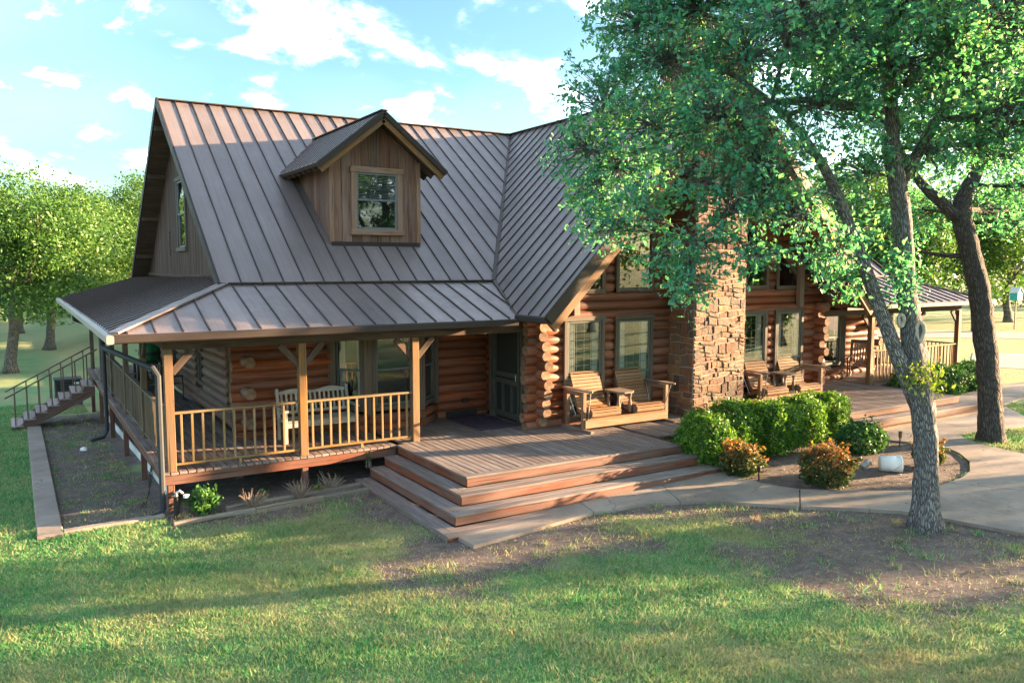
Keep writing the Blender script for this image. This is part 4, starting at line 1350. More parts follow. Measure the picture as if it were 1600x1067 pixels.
# ------------------------------------------------------------------ furniture on the porch
def glider(label, loc, rz=0.0):
    t = thing('porch_glider', label, 'glider', loc, rz, 'wooden gliders on the porch')
    W = 2.42
    wd, gr = MAT['cedar'], MAT['cedar_grey']
    prof = [(-0.34, 0.27), (-0.41, 0.33), (-0.41, 0.41), (-0.34, 0.46), (-0.24, 0.455), (-0.10, 0.42), (0.04, 0.40), (0.12, 0.44), (0.17, 0.55), (0.22, 0.68), (0.275, 0.82), (0.33, 0.96), (0.385, 1.09), (0.42, 1.16), (0.475, 1.17), (0.505, 1.12)]
    def curve(n):
        L = [0]
        for a, b in zip(prof[:-1], prof[1:]):
            L.append(L[-1] + math.hypot(b[0] - a[0], b[1] - a[1]))
        out = []
        for i in range(n):
            d = L[-1] * (i + 0.5) / n
            for k in range(len(L) - 1):
                if L[k] <= d <= L[k + 1]:
                    f = (d - L[k]) / (L[k + 1] - L[k])
                    a, b = prof[k], prof[k + 1]
                    out.append((a[0] + (b[0] - a[0]) * f, a[1] + (b[1] - a[1]) * f, math.atan2(b[1] - a[1], b[0] - a[0])))
                    break
        return out
    sw = 0.78
    slat = G().bar((0, 0, 0), (sw, 0, 0), 0.066, 0.02, c=0.006).mesh('slat', wd)
    for x0 in (0.20, W - 0.20 - sw):
        # contoured side panels carry the slats
        seat = None
        for xx in (x0 + 0.03, x0 + sw - 0.07):
            g = G()
            inner = [(y + 0.0, z - 0.012) for y, z in prof]
            outer = [(-0.30, 0.22), (-0.2, 0.34), (0.0, 0.30), (0.16, 0.33), (0.25, 0.48), (0.33, 0.70), (0.40, 0.92), (0.46, 1.06)]
            n_ = 9
            for i in range(len(inner) - 1):
                j0 = int(i * (len(outer) - 1) / (len(inner) - 1)); j1 = int((i + 1) * (len(outer) - 1) / (len(inner) - 1))
                q = [inner[i], inner[i + 1], outer[j1]] + ([outer[j0]] if j0 != j1 else [])
                g.prism([(xx, a, b) for a, b in q], (0.04, 0, 0))
            if seat is None:
                seat = g.obj('seat', gr, t)
            else:
                g.obj('side_panel', gr, seat)
        for y, z, a in curve(22):
            place('slat', slat, seat, (x0, y, z), (a, 0, 0))
    # seat rails
    g = G()
    g.bar((0.10, -0.33, 0.245), (W - 0.10, -0.33, 0.245), 0.10, 0.045)
    g.bar((0.10, 0.10, 0.27), (W - 0.10, 0.10, 0.27), 0.09, 0.045)
    g.obj('seat_rail', wd, t)
    # stand: feet, posts, low stretchers
    for x in (0.05, W - 0.05):
        G().bar((x, -0.62, 0.03), (x, 0.50, 0.03), 0.09, 0.05).obj('foot', gr, t)
        for y in (-0.30, 0.30):
            G().bar((x, y, 0.055), (x, y, 0.83), 0.085, 0.085, up=(0, 1, 0)).obj('post', wd, t)
        G().bar((x, -0.34, 0.79), (x, 0.34, 0.79), 0.05, 0.09).obj('arm_support', gr, t)
        g = G()
        g.prism([(x - 0.07, 0.42, 0.855), (x + 0.07, 0.42, 0.855), (x + 0.075, -0.42, 0.865), (x + 0.05, -0.56, 0.865), (x, -0.60, 0.865), (x - 0.05, -0.56, 0.865), (x - 0.075, -0.42, 0.865)], (0, 0, 0.035))
        g.obj('armrest', gr, t)
        sg = 1 if x < 1 else -1
        for y in (-0.50, 0.36):
            yy = -0.33 if y < 0 else 0.10
            G().tube([(x + sg * 0.03, y, 0.86), (x + sg * 0.10, yy, 0.26)], 0.011, 6).obj('hanger_rod', MAT['steel'], t)
    G().bar((0.05, -0.36, 0.155), (W - 0.05, -0.36, 0.155), 0.04, 0.17).obj('stretcher', wd, t)
    G().bar((0.05, 0.345, 0.155), (W - 0.05, 0.345, 0.155), 0.04, 0.12).obj('stretcher', gr, t)
    # centre console table on turned spindles
    cx = W / 2
    g = G(); g.prism([(cx - 0.22, 0.20, 0.74), (cx + 0.22, 0.20, 0.74), (cx + 0.22, -0.30, 0.74), (cx + 0.12, -0.40, 0.74), (cx - 0.12, -0.40, 0.74), (cx - 0.22, -0.30, 0.74)], (0, 0, 0.035))
    con = g.obj('console_table', gr, t)
    for dx, dy in ((-0.16, -0.24), (0.16, -0.24), (-0.16, 0.12), (0.16, 0.12)):
        G().lathe([(0.03, 0), (0.035, 0.06), (0.05, 0.14), (0.042, 0.2), (0.025, 0.28), (0.03, 0.34), (0.045, 0.40), (0.045, 0.44)], (cx + dx, dy, 0.30), 10).obj('spindle', gr, con)
    return t
glider('double wooden glider left of the stone chimney, below two tall windows', (8.05, -0.66, D), 0)
glider('double wooden glider right of the stone chimney, behind the clipped hedge', (13.55, -0.60, D), 0)

def slat_bench(label, loc, rz, W=1.55):
    t = thing('garden_bench', label, 'bench', loc, rz)
    m = MAT['bench']
    for x in (0.04, W - 0.04):
        g = G(); g.bar((x, -0.28, 0), (x, -0.28, 0.64), 0.06, 0.06, up=(0, 1, 0)); g.obj('leg', m, t)
        g = G(); g.bar((x, 0.22, 0), (x, 0.20, 0.42), 0.06, 0.06, up=(0, 1, 0)); g.bar((x, 0.20, 0.42), (x, 0.34, 1.02), 0.06, 0.05, up=(0, 1, 0)); g.obj('leg', m, t)
        g = G(); g.prism([(x - 0.04, -0.36, 0.64), (x + 0.04, -0.36, 0.64), (x + 0.035, 0.26, 0.66), (x - 0.035, 0.26, 0.66)], (0, 0, 0.03)); g.obj('armrest', m, t)
    g = G(); g.bar((0.04, -0.28, 0.36), (W - 0.04, -0.28, 0.36), 0.03, 0.10); g.obj('apron', m, t)
    for i in range(5):
        G().bar((0.0, -0.27 + i * 0.115, 0.43), (W, -0.27 + i * 0.115, 0.43), 0.10, 0.025).obj('seat_slat', m, t)
    # scalloped crest rail
    n = 24; pts = []
    for i in range(n + 1):
        x = W * i / n
        pts.append((x, 0.335, 0.98 + 0.028 * math.cos(4 * math.pi * i / n + math.pi)))
    low = [(x, 0.325, 0.90) for x, _, _ in pts]
    g = G()
    for i in range(n):
        g.prism([pts[i], pts[i + 1], low[i + 1], low[i]], (0, 0.03, 0))
    g.obj('crest_rail', m, t)
    G().bar((0.06, 0.235, 0.54), (W - 0.06, 0.235, 0.54), 0.03, 0.06).obj('lower_rail', m, t)
    ns = 14
    for i in range(ns):
        x = 0.08 + (W - 0.16) * (i + 0.5) / ns
        G().bar((x, 0.24, 0.55), (x, 0.33, 0.92), 0.045, 0.018, up=(0, -1, 0.2)).obj('back_slat', m, t)
    return t
slat_bench('pale slatted garden bench with scalloped back on the porch behind the railing', (2.32, 1.42, D), 0)

def rocking_chair(label, loc, rz, mat='rocker', slatmat='cedar_grey'):
    t = thing('rocking_chair', label, 'rocking chair', loc, rz)
    m = MAT[mat]
    for x in (-0.28, 0.28):
        pts = [(x, -0.50 + 0.1 * i, 0.035 + 0.012 * (i - 5) ** 2 * 0.22) for i in range(12)]
        g = G(); g.tube(pts, 0.022, 6); g.obj('rocker', m, t)
        for y, z1 in ((-0.28, 0.66), (0.22, 0.45)):
            g = G(); g.bar((x, y, 0.06), (x, y - 0.0, z1), 0.045, 0.045, up=(0, 1, 0)); g.obj('leg', m, t)
        g = G(); g.bar((x, 0.22, 0.45), (x, 0.46, 1.18), 0.045, 0.05, up=(0, 1, 0)); g.obj('back_post', m, t)
        g = G(); g.bar((x, -0.36, 0.675), (x, 0.30, 0.665), 0.09, 0.025); g.obj('armrest', m, t)
    for i in range(6):
        G().bar((-0.30, -0.28 + i * 0.095, 0.42 - i * 0.008), (0.30, -0.28 + i * 0.095, 0.42 - i * 0.008), 0.08, 0.022).obj('seat_slat', m, t)
    G().bar((-0.30, 0.455, 1.14), (0.30, 0.455, 1.14), 0.03, 0.11).obj('top_rail', m, t)
    for i in range(7):
        x = -0.24 + 0.08 * i
        G().bar((x, 0.25, 0.48), (x, 0.445, 1.10), 0.045, 0.015, up=(0, -1, 0.3)).obj('back_slat', MAT[slatmat], t)
    return t
rocking_chair('dark wooden rocking chair with slatted back on the far right porch', (20.3, 1.05, D), R(-62))

# door mat, against the wing wall by the door
g = G(); g.box(-0.50, -0.80, 0, 0.50, 0.80, 0.018, c=0.006)
o = g.obj('doormat', MAT['rug'], None, loc=(6.78, 1.06, D + 0.002)); tag(o, 'dark patterned doormat on the porch boards before the screen door', 'doormat')
g = G(); g.box(6.28, 1.885, D + 0.022, 7.10, 1.905, D + 0.16, c=0.004)
o = g.obj('boot_tray', MAT['black_plastic']); tag(o, 'black rubber mat propped upright against the log wall beside the door', 'mat')
g = G(); g.box(6.30, 1.895, 0, 6.42, 1.905, 0, c=0.0)
# outlet box on the wing wall is part of the house
G().box(6.72, 1.90, 1.05, 6.86, 1.935, 1.16).obj('outlet_box', MAT['black_plastic'], H)

# grill in its table on the side porch
t = thing('ceramic_grill', 'green egg-shaped ceramic grill in a dark table on the side porch', 'grill', (1.15, 10.6, D))
g = G()
for dx in (-0.36, 0.36):
    for dy in (-0.42, 0.42):
        g.bar((dx, dy, 0), (dx, dy, 0.78), 0.07, 0.07, up=(0, 1, 0))
g.box(-0.42, -0.48, 0.18, 0.42, 0.48, 0.22)
tb = g.obj('table_frame', MAT['rocker'], t)
G().box(-0.45, -0.52, 0.781, 0.45, 0.52, 0.82).obj('table_top', MAT['rocker'], t)
G().lathe([(0.05, 0.60), (0.2, 0.66), (0.27, 0.8), (0.295, 0.98), (0.295, 1.0)], n=20).obj('base_bowl', MAT['green_ceramic'], t, smooth=True)
lid = G().lathe([(0.297, 1.022), (0.29, 1.12), (0.25, 1.26), (0.17, 1.38), (0.085, 1.43), (0.02, 1.435)], n=20).obj('lid', MAT['green_ceramic'], t, smooth=True)
G().lathe([(0.304, 0.975), (0.304, 1.045)], n=20).obj('band', MAT['black_metal'], t)
G().lathe([(0.07, 1.42), (0.07, 1.50), (0.075, 1.51)], n=12).obj('chimney_cap', MAT['black_metal'], lid)
G().tube([(-0.33, -0.12, 1.10), (-0.37, -0.1, 1.12), (-0.37, 0.1, 1.12), (-0.33, 0.12, 1.10)], 0.015, 6).obj('handle', MAT['cedar'], lid)

def metal_chair(label, loc, rz):
    t = thing('metal_chair', label, 'chair', loc, rz, 'black patio chairs on the side porch')
    m = MAT['black_metal']
    for x in (-0.25, 0.25):
        G().tube([(x, -0.25, 0), (x, -0.24, 0.45), (x, -0.22, 0.64)], 0.014, 6).obj('leg', m, t)
        G().tube([(x, 0.25, 0), (x, 0.22, 0.45), (x * 0.95, 0.34, 0.98)], 0.014, 6).obj('leg', m, t)
        G().tube([(x, -0.25, 0.64), (x, 0.26, 0.66)], 0.018, 6).obj('armrest', m, t)
    g = G()
    for i in range(8):
        g.bar((-0.24, -0.24 + i * 0.066, 0.44), (0.24, -0.24 + i * 0.066, 0.44), 0.045, 0.01)
    g.obj('seat', m, t)
    g = G()
    for i in range(6):
        x = -0.22 + i * 0.088
        g.bar((x, 0.235, 0.5), (min(0.24, x + 0.08), 0.33, 0.94), 0.018, 0.008, up=(0, 1, 0))
        g.bar((x, 0.236, 0.5), (max(-0.24, x - 0.08), 0.331, 0.94), 0.018, 0.008, up=(0, 1, 0))
    g.bar((-0.24, 0.34, 0.97), (0.24, 0.34, 0.97), 0.03, 0.04)
    g.obj('backrest', m, t)
metal_chair('black lattice-back patio chair on the side porch nearest the stair top', (0.75, 9.0, D), R(200))
metal_chair('black lattice-back patio chair on the side porch beside the log wall', (1.25, 8.0, D), R(120))

# ------------------------------------------------------------------ small things in the yard
def onground(x, y, d=0.0):
    return (x, y, g1(x, y) + d)
# air conditioner behind the side stairs
t = thing('air_conditioner', 'dark square air-conditioning condenser on the lawn behind the side stairs', 'air conditioner', onground(-0.60, 18.6), 0)
G().box(-0.46, -0.46, 0, 0.46, 0.46, 0.08).obj('pad', MAT['concrete'], t)
g = G()
for x in (-0.39, 0.39):
    for y in (-0.39, 0.39):
        g.box(x - 0.03, y - 0.03, 0.08, x + 0.03, y + 0.03, 0.98)
g.box(-0.36, -0.36, 0.1, 0.36, 0.36, 0.95)
g.obj('cabinet', MAT['ac'], t)
for i in range(9):
    z = 0.17 + i * 0.088
    G().box(-0.40, -0.405, z, 0.40, -0.385, z + 0.022, c=0.004).obj('louvre', MAT['black_plastic'], t)
    G().box(-0.405, -0.40, z, -0.385, 0.40, z + 0.022, c=0.004).obj('louvre', MAT['black_plastic'], t)
G().box(-0.44, -0.44, 0.981, 0.44, 0.44, 1.03).obj('lid', MAT['spout'], t)
G().box(0.18, -0.414, 0.84, 0.34, -0.407, 0.92, c=0.002).obj('data_plate', MAT['white_plastic'], t)

# concrete mowing kerb round the side bed
def kerb_piece(name, a, b, w, label):
    g = G()
    a = Vector(onground(*a, 0.0)); b = Vector(onground(*b, 0.0))
    g.bar(a + Vector((0, 0, 0.0)), b + Vector((0, 0, 0.0)), w, 0.16, c=0.012)
    o = g.obj(name, MAT['concrete'])
    struct(o)
ky = [-0.40, 3.2, 6.8, 10.4, 13.0]
for a, b in zip(ky[:-1], ky[1:]):
    kerb_piece('kerb', (-1.78, a + (0.006 if a > 0 else 0)), (-1.78, b - 0.006), 0.36, '')
kerb_piece('kerb', (-1.594, -0.30), (-0.12, -0.22), 0.16, '')
# pale board along the ground beneath the side porch
g = G()
p = [Vector(onground(0.22, y, 0.07)) for y in (0.5, 5, 10, 15)]
for a, b in zip(p[:-1], p[1:]):
    g.bar(a, b, 0.04, 0.17)
tag(g.obj('skirt_board', MAT['white_paint']), 'pale weathered skirting board on the ground under the side porch', 'board')
# vent stone
g = G(); g.lathe([(0.02, 0), (0.13, 0.02), (0.16, 0.09), (0.12, 0.17), (0.05, 0.20)], n=9)
g.v = [(a * 0.6, b * 0.6, c * 0.6) for a, b, c in g.v]
o = g.obj('white_rock', MAT['white_plastic'], None, loc=onground(-0.80, 7.83, -0.02)); tag(o, 'small white rock lying in the bare bed beside the side porch', 'rock')
# hydrant by the corner post
t = thing('yard_hydrant', 'black standpipe tap with a white cap by the porch corner', 'tap', onground(0.06, -0.42))
G().tube([(0, 0, -0.05), (0, 0, 0.40)], [0.05, 0.045], 10).obj('pipe', MAT['black_plastic'], t)
G().tube([(0, 0, 0.40), (0, 0, 0.46), (0.05, -0.01, 0.49), (0.10, -0.02, 0.44)], [0.03, 0.03, 0.028, 0.026], 8).obj('spout', MAT['steel'], t)
G().lathe([(0.02, 0), (0.05, 0.01), (0.05, 0.06), (0.02, 0.07)], (0.15, -0.03, 0.36), 10).obj('cap', MAT['white_plastic'], t)
# cables hanging by the corner
t = thing('cable_bundle', 'thin dark cables hanging from the side deck near the corner post', 'cable', (-0.12, 0.9, 0.0))
for k in range(3):
    g = G(); g.tube([(0.02, 0.2 + 0.05 * k, 0.6), (0.0 - 0.03 * k, 0.1, 0.42), (-0.08, 0.0 - 0.06 * k, 0.2), (-0.16 - 0.05 * k, -0.12, -0.02 + g1(0, 0.9))], 0.008, 5); g.obj('cable', MAT['black_plastic'], t)
# landscape timbers
tm = [((-0.05, -0.80), (1.25, -0.78)), ((1.26, -0.78), (2.45, -0.76)), ((2.46, -0.76), (3.36, -0.74)), ((0.85, -0.42), (2.1, -0.40)), ((2.12, -0.40), (3.3, -0.36))]
for i, (a, b) in enumerate(tm):
    g = G(); g.bar(Vector(onground(*a, 0.02)), Vector(onground(*b, 0.02)), 0.11, 0.14, c=0.02)
    tag(g.obj('landscape_timber', MAT['timber_edge']), ['weathered edging timber of the front bed nearest the corner post', 'weathered edging timber in the middle of the front bed border', 'weathered edging timber of the front bed butting against the steps', 'inner edging timber behind the dry twigs, nearer the green shrub', 'inner edging timber behind the dry twigs, nearer the steps'][i], 'timber', 'edging timbers of the front bed')

# bucket lying in the round bed, small can beside it
t = thing('bucket', 'white plastic bucket lying on its side in the planting bed', 'bucket', onground(12.15, -5.42, 0.17), 0)
t.rotation_euler = (0, R(90), R(-42))
g = G(); g.ring([[(r * math.cos(2 * math.pi * k / 22), r * math.sin(2 * math.pi * k / 22), z) for k in range(22)] for r, z in ((0.02, -0.20), (0.145, -0.20), (0.165, 0.18), (0.155, 0.18), (0.137, -0.18), (0.02, -0.18))])
bk = g.obj('shell', MAT['white_plastic'], t, smooth=True)
for z, r in ((0.15, 0.172), (0.11, 0.168)):
    G().lathe([(r - 0.01, z - 0.012), (r + 0.004, z - 0.008), (r + 0.004, z + 0.008), (r - 0.01, z + 0.012)], n=22).obj('rim_ring', MAT['white_plastic'], t, smooth=True)
G().tube([(0.0, 0.17, 0.12), (0.06, 0.15, 0.05), (0.16, 0.06, -0.06), (0.175, 0.0, -0.08), (0.16, -0.06, -0.06), (0.06, -0.15, 0.05), (0.0, -0.17, 0.12)], 0.004, 5).obj('bail_handle', MAT['black_metal'], t)
t = thing('paint_can', 'small pale can tipped over beside the red nandina', 'can', onground(11.98, -4.98, 0.075), 0)
t.rotation_euler = (R(18), R(62), R(20))
g = G(); g.lathe([(0.07, -0.1), (0.075, -0.095), (0.075, 0.095), (0.07, 0.1)], n=16); g.obj('body', MAT['gutter_side'], t, smooth=True)
g = G(); g.lathe([(0.078, 0.088), (0.08, 0.095), (0.08, 0.108), (0.06, 0.108)], n=16); g.obj('lid', MAT['steel'], t)
# path lights
def path_light(label, loc, mat, h):
    t = thing('path_light', label, 'path light', loc)
    G().tube([(0, 0, -0.05), (0, 0, h * 0.75)], 0.016, 8).obj('stake', MAT[mat], t)
    G().lathe([(0.03, h * 0.62), (0.034, h * 0.63), (0.034, h * 0.95), (0.045, h * 0.96), (0.04, h)], n=12).obj('head', MAT[mat], t)
path_light('black cylindrical path light at the edge of the curved walk', onground(9.62, -4.40), 'black_plastic', 0.30)
path_light('rusty path light stake standing at the back of the round bed', onground(14.1, -4.35), 'rust', 0.36)

# bird house on a post and a barrel by the far fence
t = thing('bird_house', 'teal bird house on a slim post by the far field fence', 'bird house', onground(50.5, 11.4))
G().bar((0, 0, 0), (0, 0, 2.0), 0.08, 0.08, up=(0, 1, 0)).obj('post', MAT['cedar_grey'], t)
G().box(-0.35, -0.3, 2.0, 0.35, 0.3, 2.5).obj('box', MAT['teal'], t)
g = G(); g.prism([(-0.35, -0.3, 2.501), (0.35, -0.3, 2.501), (0, -0.3, 2.85)], (0, 0.6, 0)); g.obj('gable', MAT['teal'], t)
g = G(); g.bar((-0.22, -0.36, 2.70), (-0.22, 0.36, 2.70), 0.56, 0.03, up=(-0.7, 0, 0.7)); g.bar((0.22, -0.36, 2.70), (0.22, 0.36, 2.70), 0.56, 0.03, up=(0.7, 0, 0.7)); g.obj('roof', MAT['white_paint'], t)
bpy.data.objects[t.name].scale = (0.78, 0.78, 0.9)
G().lathe([(0.28, 0), (0.31, 0.1), (0.31, 0.85), (0.28, 0.95), (0.1, 0.96)], n=14).obj('barrel', MAT['barrel'], None, smooth=True, loc=onground(46.6, 11.6))
tag(bpy.data.objects['barrel'], 'blue-grey plastic barrel standing by the far field fence', 'barrel')
t = thing('wire_fence', 'thin wire field fence on metal posts beyond the driveway', 'fence', onground(50, 14))
A, Bp = Vector((40, 30, 0.35)), Vector((62, 2, 0.35))
for i in range(12):
    p = A.lerp(Bp, i / 11) - t.location
    G().bar(p, p + Vector((0, 0, 1.4)), 0.05, 0.05, up=(0, 1, 0)).obj('fence_post', MAT['rust'], t)
for z in (0.35, 0.7, 1.05, 1.3):
    G().tube([A - t.location + Vector((0, 0, z)), Bp - t.location + Vector((0, 0, z))], 0.008, 4).obj('wire', MAT['steel'], t)
# ------------------------------------------------------------------ ground, paths
PATH_S = [(3.5, -4.43), (4.58, -4.33), (5.59, -4.17), (6.79, -4.32), (7.82, -4.78), (8.89, -5.92), (10.09, -7.08), (10.22, -7.64), (10.5, -8.64), (10.9, -11)]
def seg_dist(x, y, pl):
    d = np.full(np.shape(x), 1e9)
    for (ax, ay), (bx, by) in zip(pl[:-1], pl[1:]):
        t = np.clip(((x - ax) * (bx - ax) + (y - ay) * (by - ay)) / ((bx - ax) ** 2 + (by - ay) ** 2), 0, 1)
        d = np.minimum(d, np.hypot(x - ax - t * (bx - ax), y - ay - t * (by - ay)))
    return d
_r = np.random.RandomState(5)
_w = [(_r.uniform(-1, 1, 2), _r.uniform(0, 6.28), f) for f in (0.5, 0.8, 1.3, 2.1, 3.1, 4.7) for _ in range(3)]
def wob(x, y):
    s = 0
    for d, ph, f in _w:
        d = d / np.linalg.norm(d)
        s = s + np.sin((x * d[0] + y * d[1]) * f * 2.2 + ph) / (1 + f * 0.5)
    return s / 5.0
def bare_f(x, y):
    """1 = bare soil, 0 = turf"""
    w = wob(x, y)
    d = seg_dist(x, y, PATH_S)
    b = np.clip(1.12 - d / 2.0 + w * 0.6, 0, 1)
    # worn patch under the big oak
    d2 = np.hypot((x - 8.6) / 2.7, (y + 8.0) / 2.0)
    b = np.maximum(b, np.clip(1.45 - d2 + w * 0.55, 0, 1))
    # in front of the bed and steps
    d3 = np.hypot((x - 3.3) / 1.3, (y + 1.8) / 1.9)
    b = np.maximum(b, np.clip(1.3 - d3 + w * 0.5, 0, 0.95))
    d4 = np.hypot((x - 1.8) / 2.4, (y + 0.95) / 0.9)
    b = np.maximum(b, np.clip(1.15 - d4 + w * 0.4, 0, 0.8))
    # bed inside the kerb, and under the porch
    inn = (x > -1.62) & (x < 6) & (y > -0.2) & (y < 16)
    b = np.where(inn, np.clip(0.8 + w * 0.5, 0.2, 1), b)
    fr = (x > -0.1) & (x < 3.5) & (y > -0.8) & (y < 0.2)
    b = np.where(fr, 0.95, b)
    return b
def straw_f(x, y):
    w = wob(x * 0.7 + 9, y * 0.7 - 4)
    s = np.clip(0.20 + w * 0.55, 0, 0.7)
    # dry paddocks far behind
    far = np.clip((np.hypot(x - 5, y) - 24) / 14, 0, 1) * np.clip((y + 0.35 * x - 6) / 8, 0, 1)
    s = np.maximum(s, far * np.clip(0.22 + 0.5 * wob(x * 0.12, y * 0.12), 0.0, 0.8))
    lush = np.clip(1.2 - np.hypot((x + 3.0) / 2.2, (y - 4) / 9), 0, 1)
    return np.clip(s - lush * 0.6, 0, 1)
fx = np.concatenate([[-900, -400, -200, -120, -80, -55, -40, -30, -22, -16, -12, -9], np.arange(-7, 20, 0.2), np.arange(20, 30, 0.6), [32, 35, 40, 46, 54, 64, 80, 105, 150, 250, 450, 900]])
fy = np.concatenate([[-900, -400, -200, -120, -80, -55, -40, -30, -24, -20, -17], np.arange(-15, 4, 0.2), np.arange(4, 24, 0.5), [25, 28, 32, 37, 44, 52, 64, 80, 105, 150, 250, 450, 900]])
GX, GY = np.meshgrid(fx, fy)
GZ = gz(GX, GY)
near = (GX > -8) & (GX < 22) & (GY > -16) & (GY < 20)
GZ = GZ + np.where(near, 0.018 * wob(GX * 1.7, GY * 1.7) * np.clip(1 - 3 * (seg_dist(GX, GY, PATH_S) < 0.4), 0, 1), 0)
verts = np.stack([GX.ravel(), GY.ravel(), GZ.ravel()], 1)
nx_, ny_ = len(fx), len(fy)
ii, jj = np.meshgrid(np.arange(nx_ - 1), np.arange(ny_ - 1))
a = (jj * nx_ + ii).ravel()
faces = np.stack([a, a + 1, a + 1 + nx_, a + nx_], 1)
me = np_mesh('ground', verts, faces, MAT['ground'], {'bare': bare_f(GX, GY).ravel(), 'straw': straw_f(GX, GY).ravel()}, smooth=True)
ground = struct(place('ground', me))

# concrete walk, slab by slab
SLABS = [
    [(3.5, -4.43), (4.58, -4.34), (5.9, -4.2), (6.05, -3.6), (3.45, -3.6)],
    [(5.9, -4.2), (6.79, -4.32), (7.45, -4.6), (7.9, -3.6), (6.05, -3.6)],
    [(7.45, -4.6), (7.82, -4.78), (8.4, -5.4), (8.89, -5.92), (9.69, -5.27), (9.45, -4.58), (9.55, -3.6), (7.9, -3.6)],
    [(8.89, -5.92), (9.45, -6.42), (10.0, -7.02), (10.22, -7.64), (10.5, -8.64), (10.8, -9.7), (13.6, -9.3), (12.95, -7.9), (12.15, -6.52), (11.7, -6.55), (11.21, -6.44), (10.51, -5.95), (9.69, -5.27)],
    [(12.15, -6.52), (12.7, -6.48), (13.23, -6.33), (13.96, -5.92), (14.45, -5.45), (14.67, -5.1), (15.6, -5.3), (15.43, -6.23), (15.3, -7.5), (15.2, -9.1), (13.6, -9.3), (12.95, -7.9)],
    [(14.67, -5.1), (14.68, -4.49), (14.4, -4.0), (14.3, -3.0), (17.2, -3.0), (17.2, -4.5), (16.2, -4.45), (15.75, -4.9), (15.6, -5.3)],
    [(17.2, -3.0), (20.4, -3.0), (21.1, -2.9), (19.86, -4.07), (19.2, -4.5), (18.46, -4.76), (17.7, -4.65), (17.2, -4.5)],
    [(20.4, -3.0), (20.4, -1.5), (22, -1.25), (25.2, -0.95), (27.5, -0.9), (27.5, -2.4), (24.5, -2.5), (22.72, -2.6), (21.1, -2.9)],
]
gw = G()
walk_root = None
for k, sl in enumerate(SLABS):
    cx = sum(p[0] for p in sl) / len(sl); cy = sum(p[1] for p in sl) / len(sl)
    pts = []
    for x, y in sl:
        L = math.hypot(x - cx, y - cy); f = 1 - 0.010 / L
        x2, y2 = cx + (x - cx) * f, cy + (y - cy) * f
        pts.append(Vector((x2, y2, g1(x2, y2) - 0.10)))
    g = G(); g.prism(pts, (0, 0, 0.155))
    if k == 0:
        walk_root = struct(g.obj('walkway', MAT['concrete']))
    else:
        g.obj('slab', MAT['concrete'], walk_root)
# planting bed soil
bed = [(9.3, -3.0), (9.45, -4.58), (9.69, -5.27), (10.51, -5.93), (11.21, -6.42), (11.98, -6.5), (13.23, -6.31), (13.96, -5.90), (14.6, -5.1), (14.66, -4.49), (14.35, -4.0), (14.3, -2.3), (13.0, -1.0), (11.0, -1.0), (9.3, -1.7)]
bp = []
g = G()
g.prism([Vector((x, y, g1(x, y) - 0.06)) for x, y in bed], (0, 0, 0.085))
struct(g.obj('garden_bed', MAT['soil']))
# gravel drive beyond the right porch
def sheet(name, pts, mat, d):
    g = G(); g.face([Vector((x, y, g1(x, y) + d)) for x, y in pts])
    return struct(g.obj(name, mat))
sheet('gravel_drive', [(29.5, 2.6), (34.5, 5.2), (40, 0), (48, -10), (60, -30), (52, -34), (40, -14), (33, -4)], MAT['gravel'], 0.012)
sheet('gravel_road', [(20, 27), (23, 30.5), (46, 12.5), (70, -14), (110, -60), (100, -64), (64, -18), (43, 8.5)], MAT['gravel'], 0.016)

# ------------------------------------------------------------------ foliage helpers
def rot_frames(n, rng, up=0.4, outward=None):
    """random leaf frames (n,3,3) whose normals lean upwards/outwards"""
    nor = rng.normal(size=(n, 3))
    nor[:, 2] += up
    if outward is not None:
        nor += outward
    nor /= np.linalg.norm(nor, axis=1)[:, None] + 1e-9
    t = rng.normal(size=(n, 3))
    t -= nor * np.sum(t * nor, 1)[:, None]
    t /= np.linalg.norm(t, axis=1)[:, None] + 1e-9
    b = np.cross(nor, t)
    return t, b, nor
LEAF = np.array([(0, 0, 0), (0.42, 0.24, 0.06), (1.0, 0, 0.0), (0.42, -0.24, 0.06), (0.72, 0.2, 0.05), (0.72, -0.2, 0.05)])
def leaves(points, size, rng, up=0.4, outward=None, lobed=True, width=1.0, var=0.5):
    n = len(points)
    t, b, nn = rot_frames(n, rng, up, outward)
    s = size * (1 + rng.uniform(-var, var, n))
    if lobed:
        tpl = np.array([(0, 0, 0), (0.35, 0.20, 0.05), (0.72, 0.27, 0.08), (1.0, 0, -0.04), (0.72, -0.27, 0.08), (0.35, -0.20, 0.05)])
        q = np.array([(0, 1, 2, 3), (0, 3, 4, 5)])
    else:
        tpl = np.array([(0, 0, 0), (0.5, 0.26, 0.05), (1.0, 0, 0), (0.5, -0.26, 0.05)])
        q = np.array([(0, 1, 2, 3)])
    tpl = tpl * np.array([1, width, 1])
    tpl = tpl - np.array([0.4, 0, 0])
    v = points[:, None, :] + s[:, None, None] * (tpl[None, :, 0:1] * t[:, None, :] + tpl[None, :, 1:2] * b[:, None, :] + tpl[None, :, 2:3] * nn[:, None, :])
    k = len(tpl)
    f = (np.arange(n) * k)[:, None, None] + q[None]
    return v.reshape(-1, 3), f.reshape(-1, 4)

def bez(a, b, rng, n=6, sag=0.12, w=0.08):
    a = np.array(a, float); b = np.array(b, float)
    L = np.linalg.norm(b - a)
    m = (a + b) / 2 + np.array([0, 0, sag * L]) + rng.normal(size=3) * w * L
    ts = np.linspace(0, 1, n)[:, None]
    return (1 - ts) ** 2 * a + 2 * ts * (1 - ts) * m + ts ** 2 * b

